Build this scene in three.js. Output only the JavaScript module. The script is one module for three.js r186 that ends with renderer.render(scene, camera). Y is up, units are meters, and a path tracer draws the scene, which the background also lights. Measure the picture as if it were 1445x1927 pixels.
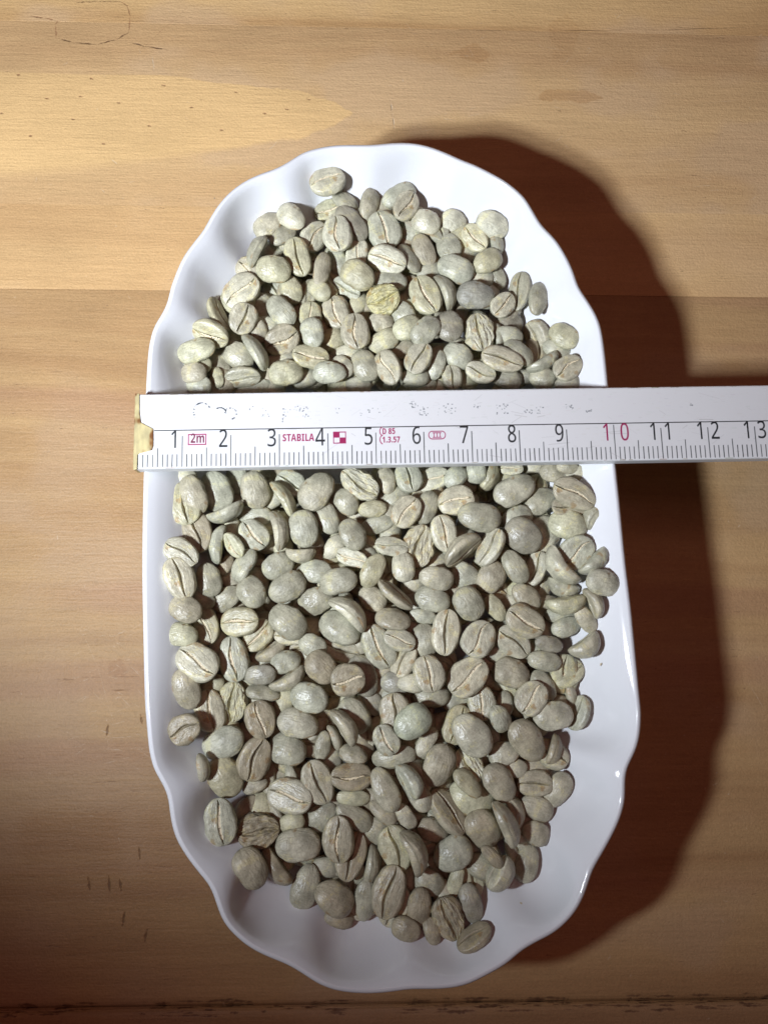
import * as THREE from 'three';
import { ImprovedNoise } from 'three/addons/math/ImprovedNoise.js';
import { RectAreaLightUniformsLib } from 'three/addons/lights/RectAreaLightUniformsLib.js';
import { mergeGeometries } from 'three/addons/utils/BufferGeometryUtils.js';

// ---------------------------------------------------------------- camera, lamp, added fill light, exposure
const CM = 0.01, R = Math.PI / 180;
const scene = new THREE.Scene();
scene.background = new THREE.Color(0, 0, 0);
const FOCAL = 1447;                                   // in photograph pixels (1445 x 1927)
const CAM_H = 19.1 * CM;
const camera = new THREE.PerspectiveCamera(2 * Math.atan(963.5 / FOCAL) / R, 1445 / 1927, 0.005, 20);
camera.position.set(0, CAM_H, 0);
camera.up.set(0, 0, -1);
const FWD = new THREE.Vector3(Math.tan(1.5 * R), -1, -Math.tan(9.1 * R)).normalize();
camera.lookAt(camera.position.clone().add(FWD));
camera.updateMatrixWorld(true);
const renderer = new THREE.WebGLRenderer();
renderer.toneMapping = THREE.LinearToneMapping;
renderer.toneMappingExposure = 1.12;
renderer.shadowMap.enabled = true;

const LAMP = new THREE.Vector3(-0.116, 0.191, 0.0255);   // the small twin-LED reading lamp
const LAMP_AIM = LAMP.clone().add(new THREE.Vector3(0.42, -0.262, -0.869));
const LED_CD = 0.135, LED_COLOR = new THREE.Color(0.94, 1.0, 1.09);
const FILL_POWER = 0.42, FILL_COLOR = new THREE.Color(1.0, 0.39, 0.34);  // added overhead fill, stands in for warm ambient light in the shadows

// a pixel of the photograph as a point on the horizontal plane at height h
const AX = new THREE.Vector3().setFromMatrixColumn(camera.matrixWorld, 0), AY = new THREE.Vector3().setFromMatrixColumn(camera.matrixWorld, 1);
function ray(px, py) { return FWD.clone().addScaledVector(AX, (px - 722.5) / FOCAL).addScaledVector(AY, -(py - 963.5) / FOCAL); }
function P(px, py, h) { const d = ray(px, py); return camera.position.clone().addScaledVector(d, (h - CAM_H) / d.y); }

function rng(seed) { let a = seed >>> 0; return () => { a = (a + 0x6D2B79F5) | 0; let t = Math.imul(a ^ (a >>> 15), 1 | a); t = (t + Math.imul(t ^ (t >>> 7), 61 | t)) ^ t; return ((t ^ (t >>> 14)) >>> 0) / 4294967296; }; }
const perlin = new ImprovedNoise();
const lattice = new Float32Array(65536); { const r = rng(77); for (let i = 0; i < 65536; i++) lattice[i] = r() * 2 - 1; }
function vn(x, y) {                                    // value noise, -1..1
  const xi = Math.floor(x), yi = Math.floor(y); let fx = x - xi, fy = y - yi;
  fx = fx * fx * (3 - 2 * fx); fy = fy * fy * (3 - 2 * fy);
  const a = (xi & 255), b = ((xi + 1) & 255), c = (yi & 255) << 8, d = ((yi + 1) & 255) << 8;
  const u = lattice[a + c] + (lattice[b + c] - lattice[a + c]) * fx, v = lattice[a + d] + (lattice[b + d] - lattice[a + d]) * fx;
  return u + (v - u) * fy;
}
function fbm(x, y, n) { let s = 0, k = 1; for (let i = 0; i < n; i++) { s += vn(x, y) * k; x = x * 2.03 + 17.1; y = y * 2.03 + 9.7; k *= 0.5; } return s; }
const clamp = (v, a, b) => Math.min(b, Math.max(a, v)), lerp = (a, b, t) => a + (b - a) * t;
const smooth = (a, b, v) => { const t = clamp((v - a) / (b - a), 0, 1); return t * t * (3 - 2 * t); };
const toSRGB = (v) => 255 * (v <= 0.0031308 ? 12.92 * v : 1.055 * Math.pow(Math.max(v, 0), 1 / 2.4) - 0.055);
function texture(w, h, fill, srgb) {
  const data = new Uint8Array(w * h * 4);
  for (let y = 0; y < h; y++) for (let x = 0; x < w; x++) { const c = fill((x + 0.5) / w, (y + 0.5) / h), i = (y * w + x) * 4; data[i] = clamp(c[0], 0, 255); data[i + 1] = clamp(c[1], 0, 255); data[i + 2] = clamp(c[2], 0, 255); data[i + 3] = 255; }
  const t = new THREE.DataTexture(data, w, h, THREE.RGBAFormat);
  t.wrapS = t.wrapT = THREE.MirroredRepeatWrapping; t.magFilter = THREE.LinearFilter; t.minFilter = THREE.LinearMipmapLinearFilter; t.generateMipmaps = true;
  if (srgb) t.colorSpace = THREE.SRGBColorSpace;
  t.needsUpdate = true; return t;
}
const used = {};
function numbered(name) { const n = used[name] = (used[name] ?? -1) + 1; return n ? name + '_' + String(n).padStart(3, '0') : name; }
function put(o, label, category, group, kind) {
  o.name = numbered(o.name); scene.add(o);
  if (label) o.userData.label = label;
  if (category) o.userData.category = category;
  if (group) o.userData.group = group;
  if (kind) o.userData.kind = kind;
  return o;
}
function mesh(name, g, m, parent) { const o = new THREE.Mesh(g, m); o.name = name; o.castShadow = o.receiveShadow = true; if (parent) parent.add(o); return o; }

// ---------------------------------------------------------------- the wooden table: planks with joints
// texture sheet: 30 cm x 30 cm, x -15..15, z -20..10, grain along x
const SHEET = 30, SX = -15, SZ = -20;
const jointZ = [P(722, 53, 0).z, P(150, 545, 0).z, P(722, 1893, 0).z].map((v) => v / CM);
const tongueTop = [[-200, 128], [0, 135], [150, 140], [300, 141], [345, 145], [400, 155], [460, 160], [540, 166], [600, 185], [640, 196], [668, 212]].map(([x, y]) => P(x, y, 0));
const tongueLow = [[-200, 330], [0, 316], [150, 304], [260, 293], [330, 285], [420, 277], [500, 267], [560, 258], [600, 244], [645, 228], [668, 212]].map(([x, y]) => P(x, y, 0));
function along(line, x) { if (x <= line[0].x) return line[0].z; for (let i = 1; i < line.length; i++) if (x <= line[i].x) { const a = line[i - 1], b = line[i]; return lerp(a.z, b.z, (x - a.x) / (b.x - a.x)); } return line[line.length - 1].z; }
const tipX = tongueTop[tongueTop.length - 1].x;
const spots = [[1070, 181, 0.85, 0.24, 0.13], [890, 100, 0.5, 0.28, 0.1], [1060, 70, 0.5, 0.6, 0.05], [600, 1260, 0.4, 0.25, 0.06], [222, 1257, 0.25, 0.22, 0.08]].map(([x, y, rx, rz, k]) => { const p = P(x, y, 0); return [p.x / CM, p.z / CM, rx, rz, k]; });

const WN = 2048, wood = new Float32Array(WN * WN * 3), woodBump = new Float32Array(WN * WN);
{
  const pale = [0.640, 0.440, 0.205], deep = [0.430, 0.258, 0.112], grey = [0.500, 0.355, 0.205], red = [0.425, 0.245, 0.140], BOARD = [1.34, 1.30, 0.94, 0.75];  // BOARD: upper boards are paler, and lightened further to offset the lamp's falloff
  for (let j = 0; j < WN; j++) {
    const z = SZ + (j + 0.5) / WN * SHEET;
    for (let i = 0; i < WN; i++) {
      const x = SX + (i + 0.5) / WN * SHEET;
      const board = z < jointZ[0] ? 0 : z < jointZ[1] ? 1 : z < jointZ[2] ? 2 : 3, bo = board * 31.7;
      const wob = 0.28 * vn(x * 0.13 + bo, z * 0.35) + 0.09 * vn(x * 0.4, z * 0.9 + bo);
      const zz = z + wob;
      let band = 0.5 + 0.42 * vn(x * 0.035 + bo, zz * 0.62) + 0.3 * vn(x * 0.05 + 9 + bo, zz * 1.9) + 0.16 * vn(x * 0.09, zz * 5.1 + bo);
      const fib = vn(x * 1.3 + bo, z * 22) * 0.5 + vn(x * 3.1, z * 47 + bo) * 0.5 + vn(x * 9, z * 60) * 0.35;
      const blotch = fbm(x * 0.45 + bo, z * 0.6, 3);
      const speck = vn(x * 34, z * 34);
      let g = smooth(-0.1, 0.9, blotch) * 0.6, rd = board === 2 ? smooth(0.05, 0.75, vn(x * 0.06 + 40, zz * 1.05 + 3) + 0.35 * vn(x * 0.2, zz * 3)) * 0.6 + 0.38 : board === 3 ? 0.6 : 0.12;
      let t = clamp(band, 0, 1);
      // the pale pointed growth-ring figure in the second board
      let fig = 0;
      if (board === 1 && x * CM < tipX + 0.0012) {
        const rag = (0.07 * vn(x * 2.2, 5) + 0.05 * vn(x * 7, 8)) * CM * smooth(-6, 1, x), a = along(tongueTop, x * CM), b = along(tongueLow, x * CM);
        fig = smooth(-0.0002, 0.0002, z * CM - a - rag) * (1 - smooth(-0.0003, 0.0003 + 0.004 * smooth(2, -9, x), z * CM - b + rag));
      }
      if (board === 1) { g = lerp(g + 0.3, 0.0, fig); t = lerp(t * 0.8 + 0.05, 0.86 + 0.12 * band, fig); }
      if (board === 1 && z > jointZ[1] - 2.4) { t = lerp(t, t * 0.7 + 0.2, smooth(0, 1, z - jointZ[1] + 2.4)); g *= 0.5; }
      const streak = vn(x * 0.22 + bo, zz * 11) * 0.6 + vn(x * 0.5, zz * 19 + bo) * 0.4, grit = vn(x * 55 + 7, z * 60);
      const k = 1 + 0.06 * fib + 0.055 * speck + 0.05 * grit + 0.06 * blotch + 0.035 * streak, o = (j * WN + i) * 3;
      let dark = 1;
      for (const [sx, sz, rx, rz, kk] of spots) { const q = Math.hypot((x - sx) / rx, (z - sz) / rz) + 0.35 * vn(x * 3, z * 3) + 0.15 * vn(x * 9, z * 12); dark *= 1 - kk * (1 - smooth(0.82, 1.0, q)); }
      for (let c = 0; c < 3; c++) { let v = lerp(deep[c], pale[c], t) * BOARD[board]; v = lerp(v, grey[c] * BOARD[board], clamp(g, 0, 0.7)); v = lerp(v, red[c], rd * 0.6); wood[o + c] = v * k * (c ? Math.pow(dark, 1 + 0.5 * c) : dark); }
      woodBump[j * WN + i] = 0.6 + 0.14 * fib + 0.1 * speck + 0.05 * blotch;
    }
  }
  // marks: short dark pores, knots' dots, dents across the grain, pale scratches, an oval outline
  const stroke = (x0, z0, x1, z1, w, tint, depth, seed) => {      // cm
    const n = Math.ceil(Math.hypot(x1 - x0, z1 - z0) / (SHEET / WN) * 1.5) + 1;
    for (let s = 0; s <= n; s++) {
      const f = s / n, wig = 0.012 * vn(f * 6 + seed, seed * 3.1), ww = w * (0.35 + 0.65 * Math.sin(Math.PI * clamp(f, 0.04, 0.96))) * (0.75 + 0.35 * vn(f * 11 + seed, 2)), cx = lerp(x0, x1, f) + wig, cz = lerp(z0, z1, f) + wig;
      const r = Math.ceil(ww / SHEET * WN) + 1, ci = Math.round((cx - SX) / SHEET * WN), cj = Math.round((cz - SZ) / SHEET * WN);
      for (let b = -r; b <= r; b++) for (let a = -r; a <= r; a++) {
        const ii = ci + a, jj = cj + b; if (ii < 0 || jj < 0 || ii >= WN || jj >= WN) continue;
        const d = Math.hypot((ii + 0.5) / WN * SHEET + SX - cx, (jj + 0.5) / WN * SHEET + SZ - cz) / ww, q = 0.3 * (1 - smooth(0.4, 1, d)), o = (jj * WN + ii) * 3;
        if (q <= 0) continue;
        for (let c = 0; c < 3; c++) wood[o + c] = lerp(wood[o + c], tint[c], q);
        woodBump[jj * WN + ii] += depth * q;
      }
    }
  };
  const brown = [0.13, 0.062, 0.03], pore = [0.20, 0.115, 0.062], wear = [0.72, 0.60, 0.44], rust = [0.30, 0.14, 0.07];
  const r = rng(5);
  for (let k = 0; k < 900; k++) { const x = SX + r() * SHEET, z = SZ + r() * SHEET, clump = vn(x * 0.25, z * 0.5); if (clump < -0.1 && r() < 0.7) continue; const l = 0.06 + r() * r() * 0.5; stroke(x, z, x + l, z + (r() - 0.5) * 0.03, 0.008 + r() * 0.012, pore, -0.3, k); }
  for (let k = 0; k < 620; k++) { const x = SX + r() * SHEET, z = SZ + r() * SHEET, l = 0.03 + r() * 0.16, a = r() * 3.14; if (vn(x * 0.3 + 50, z * 0.3) < -0.05) continue; stroke(x, z, x + l * Math.cos(a), z + l * Math.sin(a), 0.007 + r() * 0.012, wear, -0.1, k); }
  const px = (pts, w, tint, depth) => { for (let i = 1; i < pts.length; i++) { const a = P(pts[i - 1][0], pts[i - 1][1], 0), b = P(pts[i][0], pts[i][1], 0); stroke(a.x / CM, a.z / CM, b.x / CM, b.z / CM, w, tint, depth, i + pts[0][0]); } };
  for (const [x, y] of [[3, 212], [89, 185], [138, 224], [172, 147], [224, 193], [281, 236], [308, 160], [360, 201], [417, 244], [444, 173], [498, 213], [581, 186], [35, 140], [195, 270], [152, 181], [540, 205], [58, 255]]) px([[x - 3, y], [x + 4, y + 1]], 0.04, rust, -0.4);
  for (let k = 0; k < 260; k++) { const x = SX + 2 + r() * 26, z = jointZ[2] + (r() - 0.5) * 0.34; if (vn(x * 0.7, 3) < -0.35) continue; stroke(x, z, x + 0.1 + r() * 0.5, z + (r() - 0.5) * 0.04, 0.02 + r() * 0.03, [0.16, 0.09, 0.05], -0.2, k); }
  for (let k = 0; k < 90; k++) { const q = P(120 + r() * 180, 1180 + r() * 260, 0), l = 0.1 + r() * 0.35, a = -0.6 + r() * 1.4; stroke(q.x / CM, q.z / CM, q.x / CM + l * Math.cos(a), q.z / CM + l * Math.sin(a), 0.006 + r() * 0.01, wear, -0.15, k); }
  for (let k = 0; k < 70; k++) { const q = P(760 + r() * 660, 20 + r() * 400, 0), l = 0.1 + r() * 0.5, a = -1.2 + r() * 2.4; stroke(q.x / CM, q.z / CM, q.x / CM + l * Math.cos(a), q.z / CM + l * Math.sin(a), 0.006 + r() * 0.008, wear, -0.15, k); }
  px([[112, 72], [140, 80], [185, 83], [222, 73], [243, 60]], 0.034, brown, -0.4); px([[243, 60], [246, 30], [240, 10], [228, 3]], 0.028, rust, -0.3); px([[228, 3], [185, 2], [140, 5]], 0.028, brown, -0.3); px([[107, 72], [105, 45], [110, 38]], 0.028, rust, -0.2); px([[60, 30], [85, 34], [104, 37]], 0.035, rust, -0.3);
  px([[248, 80], [275, 87], [315, 93]], 0.032, brown, -0.5); px([[247, 40], [265, 40]], 0.015, brown, -0.3);
  for (const p of [[[205, 1648], [208, 1682]], [[226, 1655], [229, 1678]], [[235, 1715], [231, 1744]], [[262, 1594], [264, 1618]], [[277, 1748], [273, 1774]], [[204, 1362], [201, 1385]], [[265, 1345], [268, 1362]], [[166, 1650], [170, 1676]]]) px(p, 0.042, pore, -0.7);
  px([[145, 1275], [200, 1274], [268, 1272]], 0.012, brown, -0.4); px([[207, 1300], [246, 1298]], 0.02, brown, -0.4); px([[150, 1473], [238, 1471]], 0.014, brown, -0.4); px([[192, 1530], [246, 1525]], 0.013, brown, -0.4); px([[70, 1787], [122, 1783]], 0.013, brown, -0.3); px([[120, 1799], [145, 1796]], 0.014, brown, -0.3); px([[290, 1600], [318, 1599]], 0.012, brown, -0.3); px([[265, 1643], [308, 1643]], 0.012, brown, -0.3);
  px([[60, 1584], [140, 1582]], 0.01, brown, -0.3); px([[18, 1302], [45, 1300]], 0.012, brown, -0.2); px([[30, 1428], [50, 1427]], 0.012, brown, -0.2); px([[135, 1111], [168, 1110]], 0.012, brown, -0.2); px([[10, 1057], [36, 1057]], 0.012, brown, -0.2);
  px([[95, 700], [125, 698]], 0.016, brown, -0.3); px([[195, 687], [218, 689]], 0.016, brown, -0.3); px([[140, 709], [151, 708]], 0.016, brown, -0.3); px([[112, 805], [120, 807]], 0.02, brown, -0.3); px([[190, 805], [204, 804]], 0.016, brown, -0.3); px([[50, 772], [62, 772]], 0.014, brown, -0.2);
  px([[735, 186], [738, 212], [743, 246]], 0.022, wear, -0.8); px([[738, 188], [741, 214], [745, 240]], 0.008, brown, -0.2); px([[288, 103], [290, 135]], 0.02, wear, -0.2); px([[160, 1200], [185, 1255], [205, 1330], [215, 1360]], 0.012, wear, -0.2); px([[208, 1388], [250, 1386]], 0.02, wear, -0.2); px([[205, 1410], [235, 1412]], 0.02, wear, -0.2); px([[170, 1295], [200, 1330]], 0.01, wear, -0.1); px([[210, 300], [222, 309]], 0.025, wear, -0.2); px([[525, 262], [505, 285]], 0.02, wear, -0.1);
  px([[370, 0], [240, 115]], 0.012, rust, -0.1); px([[1010, 85], [1085, 100]], 0.008, wear, 0); px([[1330, 195], [1385, 188]], 0.01, wear, 0); px([[1350, 105], [1385, 112]], 0.015, brown, -0.2); px([[1050, 208], [1056, 209]], 0.03, brown, -0.2); px([[1128, 158], [1132, 158]], 0.02, brown, -0.2); px([[1405, 1280], [1440, 1340]], 0.012, wear, -0.2);
  px([[820, 55], [1000, 58], [1200, 57], [1445, 50]], 0.02, pore, -0.2); px([[200, 38], [420, 44], [720, 52], [820, 55]], 0.013, pore, -0.2);
}
const woodMap = texture(WN, WN, (() => { let n = 0; return () => { const o = n++ * 3; return [toSRGB(wood[o]), toSRGB(wood[o + 1]), toSRGB(wood[o + 2])]; }; })(), true);
const woodRelief = texture(WN, WN, (() => { let n = 0; return () => { const v = 255 * woodBump[n++]; return [v, v, v]; }; })(), false);
const woodMat = new THREE.MeshPhysicalMaterial({ map: woodMap, bumpMap: woodRelief, bumpScale: 0.00026, roughness: 0.52, specularIntensity: 0.6 });
{
  const table = put(Object.assign(new THREE.Group(), { name: 'table_top' }), 'worn pale wooden table top of joined planks', 'table', null, 'structure');
  const plank = (z0, z1, gap0, gap1, round0, round1) => {            // a board with eased long edges, extruded along x
    const a = z0 + gap0, b = z1 - gap1, s = new THREE.Shape();
    s.moveTo(-a, -2.4); s.lineTo(-a, -round0); s.quadraticCurveTo(-a, 0, -a - round0, 0); s.lineTo(-b + round1, 0); s.quadraticCurveTo(-b, 0, -b, -round1); s.lineTo(-b, -2.4); s.closePath();
    const g = new THREE.ExtrudeGeometry(s, { depth: 60, bevelEnabled: false, curveSegments: 5 });
    g.rotateY(Math.PI / 2);                                            // shape x becomes -z, depth becomes x
    g.translate(-30, 0, 0);
    const p = g.attributes.position, uv = g.attributes.uv;
    for (let i = 0; i < p.count; i++) uv.setXY(i, (p.getX(i) - SX) / SHEET, (p.getZ(i) - SZ + p.getY(i) * 0.7) / SHEET);
    g.scale(CM, CM, CM); g.computeVertexNormals();
    mesh('plank', g, woodMat, table);
  };
  plank(jointZ[0] - 12, jointZ[0], 0, 0.004, 0.1, 0.006);
  plank(jointZ[0], jointZ[1], 0.004, 0.004, 0.006, 0.008);
  plank(jointZ[1], jointZ[2], 0.004, 0.006, 0.008, 0.22);
  plank(jointZ[2], jointZ[2] + 11, 0.006, 0, 0.2, 0.15);
  const under = mesh('batten', new THREE.BoxGeometry(0.6, 0.012, 0.44), new THREE.MeshStandardMaterial({ color: new THREE.Color(0.2, 0.12, 0.07), roughness: 0.8 }), table);
  under.position.set(0, -0.030, (jointZ[1] - 0.5) * CM);
}

// ---------------------------------------------------------------- the scalloped porcelain dish
const RIM_H = 3.2, LIP = 0.10;                         // cm
const outline = [[700, 269], [732, 266], [765, 265], [791, 268], [814, 274], [840, 284], [869, 297], [895, 307], [921, 320], [947, 334], [970, 351], [990, 370], [1006, 396], [1022, 422], [1045, 445], [1061, 468], [1074, 492], [1084, 516], [1090, 536], [1107, 562], [1123, 588], [1133, 614], [1139, 650], [1144, 695], [1148, 740], [1154, 805], [1160, 870], [1168, 943], [1179, 1053], [1190, 1145], [1199, 1237], [1206, 1310], [1209, 1340], [1208, 1370], [1203, 1401], [1193, 1426], [1182, 1448], [1179, 1474], [1179, 1503], [1170, 1540], [1155, 1573], [1137, 1606], [1118, 1639], [1107, 1672], [1093, 1705], [1071, 1735], [1041, 1760], [1012, 1775], [982, 1793], [957, 1815], [920, 1837], [880, 1856], [847, 1863], [810, 1865], [773, 1865], [737, 1870], [702, 1873], [667, 1872], [631, 1867], [599, 1855], [568, 1835], [539, 1818], [504, 1804], [469, 1786], [441, 1763], [419, 1737], [405, 1701], [395, 1673], [370, 1641], [349, 1613], [329, 1578], [319, 1539], [314, 1500], [303, 1475], [289, 1451], [280, 1419], [275, 1373], [271, 1320], [268, 1200], [266, 1081], [267, 972], [269, 889], [271, 810], [273, 738], [275, 697], [279, 650], [288, 614], [301, 592], [313, 569], [319, 542], [329, 514], [342, 484], [359, 459], [381, 431], [395, 406], [409, 384], [431, 359], [461, 337], [489, 324], [520, 313], [544, 300], [569, 284], [594, 276], [628, 270], [664, 269]];
const NR = 512;
const rimCurve = new THREE.CatmullRomCurve3(outline.map(([x, y]) => P(x, y, RIM_H * CM).divideScalar(CM)), true, 'centripetal');
const rimPts = rimCurve.getSpacedPoints(NR).slice(0, NR).map((p) => [p.x, p.z]);
function blur(pts, n, passes) { let q = pts; for (let k = 0; k < passes; k++) q = q.map((_, i) => { let x = 0, z = 0; for (let d = -n; d <= n; d++) { const p = q[(i + d + NR) % NR]; x += p[0]; z += p[1]; } return [x / (2 * n + 1), z / (2 * n + 1)]; }); return q; }
function outward(pts) { return pts.map((_, i) => { const a = pts[(i + NR - 2) % NR], b = pts[(i + 2) % NR], dx = b[0] - a[0], dz = b[1] - a[1], l = Math.hypot(dx, dz); return [-dz / l * -1, dx / l * -1]; }); }
const rimS = blur(rimPts, 1, 2), rimN = outward(rimS), soft = blur(rimPts, 14, 3), softN = outward(soft);
const cx = rimPts.reduce((s, p) => s + p[0], 0) / NR, cz = rimPts.reduce((s, p) => s + p[1], 0) / NR;
const sgn = Math.sign(rimN.reduce((s, n, i) => s + n[0] * (rimS[i][0] - cx) + n[1] * (rimS[i][1] - cz), 0));
for (const a of [rimN, softN]) for (const n of a) { n[0] *= sgn; n[1] *= sgn; }
const wave = rimS.map((p, i) => (p[0] - soft[i][0]) * softN[i][0] + (p[1] - soft[i][1]) * softN[i][1]);   // + on a lobe, - in a notch
const foot = soft.map((p, i) => [p[0] - softN[i][0] * 2.3, p[1] - softN[i][1] * 2.3]);
const DEPTH = [[0, 0.015], [0.04, 0.045], [0.1, 0.13], [0.2, 0.33], [0.32, 0.66], [0.48, 1.2], [0.65, 1.8], [0.82, 2.28], [0.93, 2.46], [1, 2.5]];
function depthAt(f) { for (let i = 1; i < DEPTH.length; i++) if (f <= DEPTH[i][0]) { const [a, b] = [DEPTH[i - 1], DEPTH[i]], t = (f - a[0]) / (b[0] - a[0]), m0 = i > 1 ? (b[1] - DEPTH[i - 2][1]) / (b[0] - DEPTH[i - 2][0]) : 0, m1 = i < DEPTH.length - 1 ? (DEPTH[i + 1][1] - a[1]) / (DEPTH[i + 1][0] - a[0]) : 0, w = b[0] - a[0], t2 = t * t, t3 = t2 * t; return (2 * t3 - 3 * t2 + 1) * a[1] + (t3 - 2 * t2 + t) * w * m0 + (-2 * t3 + 3 * t2) * b[1] + (t3 - t2) * w * m1; } return 2.5; }
function wall(i, f, o) {                               // plan position on the wall, f = 0 rim .. 1 foot line
  const a = [rimS[i][0] - rimN[i][0] * LIP, rimS[i][1] - rimN[i][1] * LIP], b = foot[i];
  const keep = 1.7 * Math.pow(Math.sin(Math.PI * Math.min(1, f / 0.7)), 1.3), n = softN[i];          // the flutes deepen below the rim and die out on the wall
  return [lerp(a[0], b[0], f) + n[0] * (o + wave[i] * keep), lerp(a[1], b[1], f) + n[1] * (o + wave[i] * keep)];
}
const glaze = new THREE.MeshPhysicalMaterial({ color: new THREE.Color(0.715, 0.73, 0.755), roughness: 0.07, ior: 1.5, specularIntensity: 0.9 });
const inner = [];
{
  const rows = [];
  const ring = (fn) => rows.push(Array.from({ length: NR }, (_, i) => fn(i)));
  for (const k of [0.02, 0.15, 0.35, 0.55, 0.75, 0.9]) ring((i) => [lerp(cx, foot[i][0], k), RIM_H - 2.5, lerp(cz, foot[i][1], k)]);
  for (let s = 0; s < 34; s++) { const f = 1 - s / 34 * 0.97; ring((i) => { const q = wall(i, f, 0); return [q[0], RIM_H - depthAt(f), q[1]]; }); }
  inner.push(...rows);
  for (const [o, d] of [[-0.2, 0.03], [0.05, 0.0], [0.35, 0.05], [0.62, 0.2], [0.87, 0.5], [0.98, 0.85], [1, 1.1], [0.95, 1.4], [0.8, 1.75], [0.55, 2.0]]) ring((i) => [rimS[i][0] + rimN[i][0] * LIP * (o - 1), RIM_H - d * LIP, rimS[i][1] + rimN[i][1] * LIP * (o - 1)]);
  for (let s = 1; s <= 20; s++) { const f = s / 20; ring((i) => { const q = wall(i, f, 0.03); return [q[0], RIM_H - depthAt(f) - 0.36, q[1]]; }); }
  for (const k of [0.8, 0.4, 0.02]) ring((i) => [lerp(cx, foot[i][0], k), 0.34, lerp(cz, foot[i][1], k)]);
  const pos = new Float32Array(rows.length * NR * 3), idx = [];
  rows.forEach((r, j) => r.forEach((p, i) => { const o = (j * NR + i) * 3; pos[o] = p[0] * CM; pos[o + 1] = p[1] * CM; pos[o + 2] = p[2] * CM; }));
  for (let j = 0; j + 1 < rows.length; j++) for (let i = 0; i < NR; i++) { const a = j * NR + i, b = j * NR + (i + 1) % NR, c = a + NR, d = b + NR; idx.push(a, c, b, b, c, d); }
  for (const [j, flip] of [[0, 0], [rows.length - 1, 1]]) for (let i = 1; i + 1 < NR; i++) idx.push(j * NR, j * NR + (flip ? i + 1 : i), j * NR + (flip ? i : i + 1));
  const g = new THREE.BufferGeometry(); g.setAttribute('position', new THREE.BufferAttribute(pos, 3)); g.setIndex(idx); g.computeVertexNormals();
  const dish = put(Object.assign(new THREE.Group(), { name: 'serving_dish' }), 'glossy white porcelain dish with scalloped ends, full of green coffee beans', 'dish');
  mesh('bowl', g, glaze, dish);
  const fr = []; for (const [k, y] of [[1.0, 0.36], [1.0, 0.04], [0.985, 0.0], [0.955, 0.0], [0.94, 0.04], [0.94, 0.36]]) fr.push(foot.map((p) => [lerp(cx, p[0], k), y, lerp(cz, p[1], k)]));
  const fp = new Float32Array(fr.length * NR * 3), fi = [];
  fr.forEach((r, j) => r.forEach((p, i) => { const o = (j * NR + i) * 3; fp[o] = p[0] * CM; fp[o + 1] = p[1] * CM; fp[o + 2] = p[2] * CM; }));
  for (let j = 0; j + 1 < fr.length; j++) for (let i = 0; i < NR; i++) { const a = j * NR + i, b = j * NR + (i + 1) % NR; fi.push(a, b, a + NR, b, b + NR, a + NR); }
  const fg = new THREE.BufferGeometry(); fg.setAttribute('position', new THREE.BufferAttribute(fp, 3)); fg.setIndex(fi); fg.computeVertexNormals();
  mesh('foot_ring', fg, glaze, dish);
}
// height of the dish's inside, on a 0.5 mm grid
const GN = 440, G0X = cx - 11, G0Z = cz - 11, GS = 22 / GN, dishGrid = new Float32Array(GN * GN).fill(-1);
for (let j = 0; j + 1 < inner.length; j++) for (let i = 0; i < NR; i++) for (let s = 0; s < 9; s++) for (let u = 0; u < 3; u++) {
  const a = inner[j][i], b = inner[j + 1][i], c = inner[j][(i + 1) % NR], d = inner[j + 1][(i + 1) % NR], t = s / 9, v = u / 3;
  const x = lerp(lerp(a[0], b[0], t), lerp(c[0], d[0], t), v), y = lerp(a[1], b[1], t), z = lerp(lerp(a[2], b[2], t), lerp(c[2], d[2], t), v);
  const gi = Math.floor((x - G0X) / GS), gj = Math.floor((z - G0Z) / GS); if (gi < 0 || gj < 0 || gi >= GN || gj >= GN) continue;
  const o = gj * GN + gi; if (y > dishGrid[o]) dishGrid[o] = y;
}
function dishY(x, z) { const gi = Math.floor((x - G0X) / GS), gj = Math.floor((z - G0Z) / GS); if (gi < 0 || gj < 0 || gi >= GN || gj >= GN) return 0; const v = dishGrid[gj * GN + gi]; return v < 0 ? RIM_H - 2.5 : v; }

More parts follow.
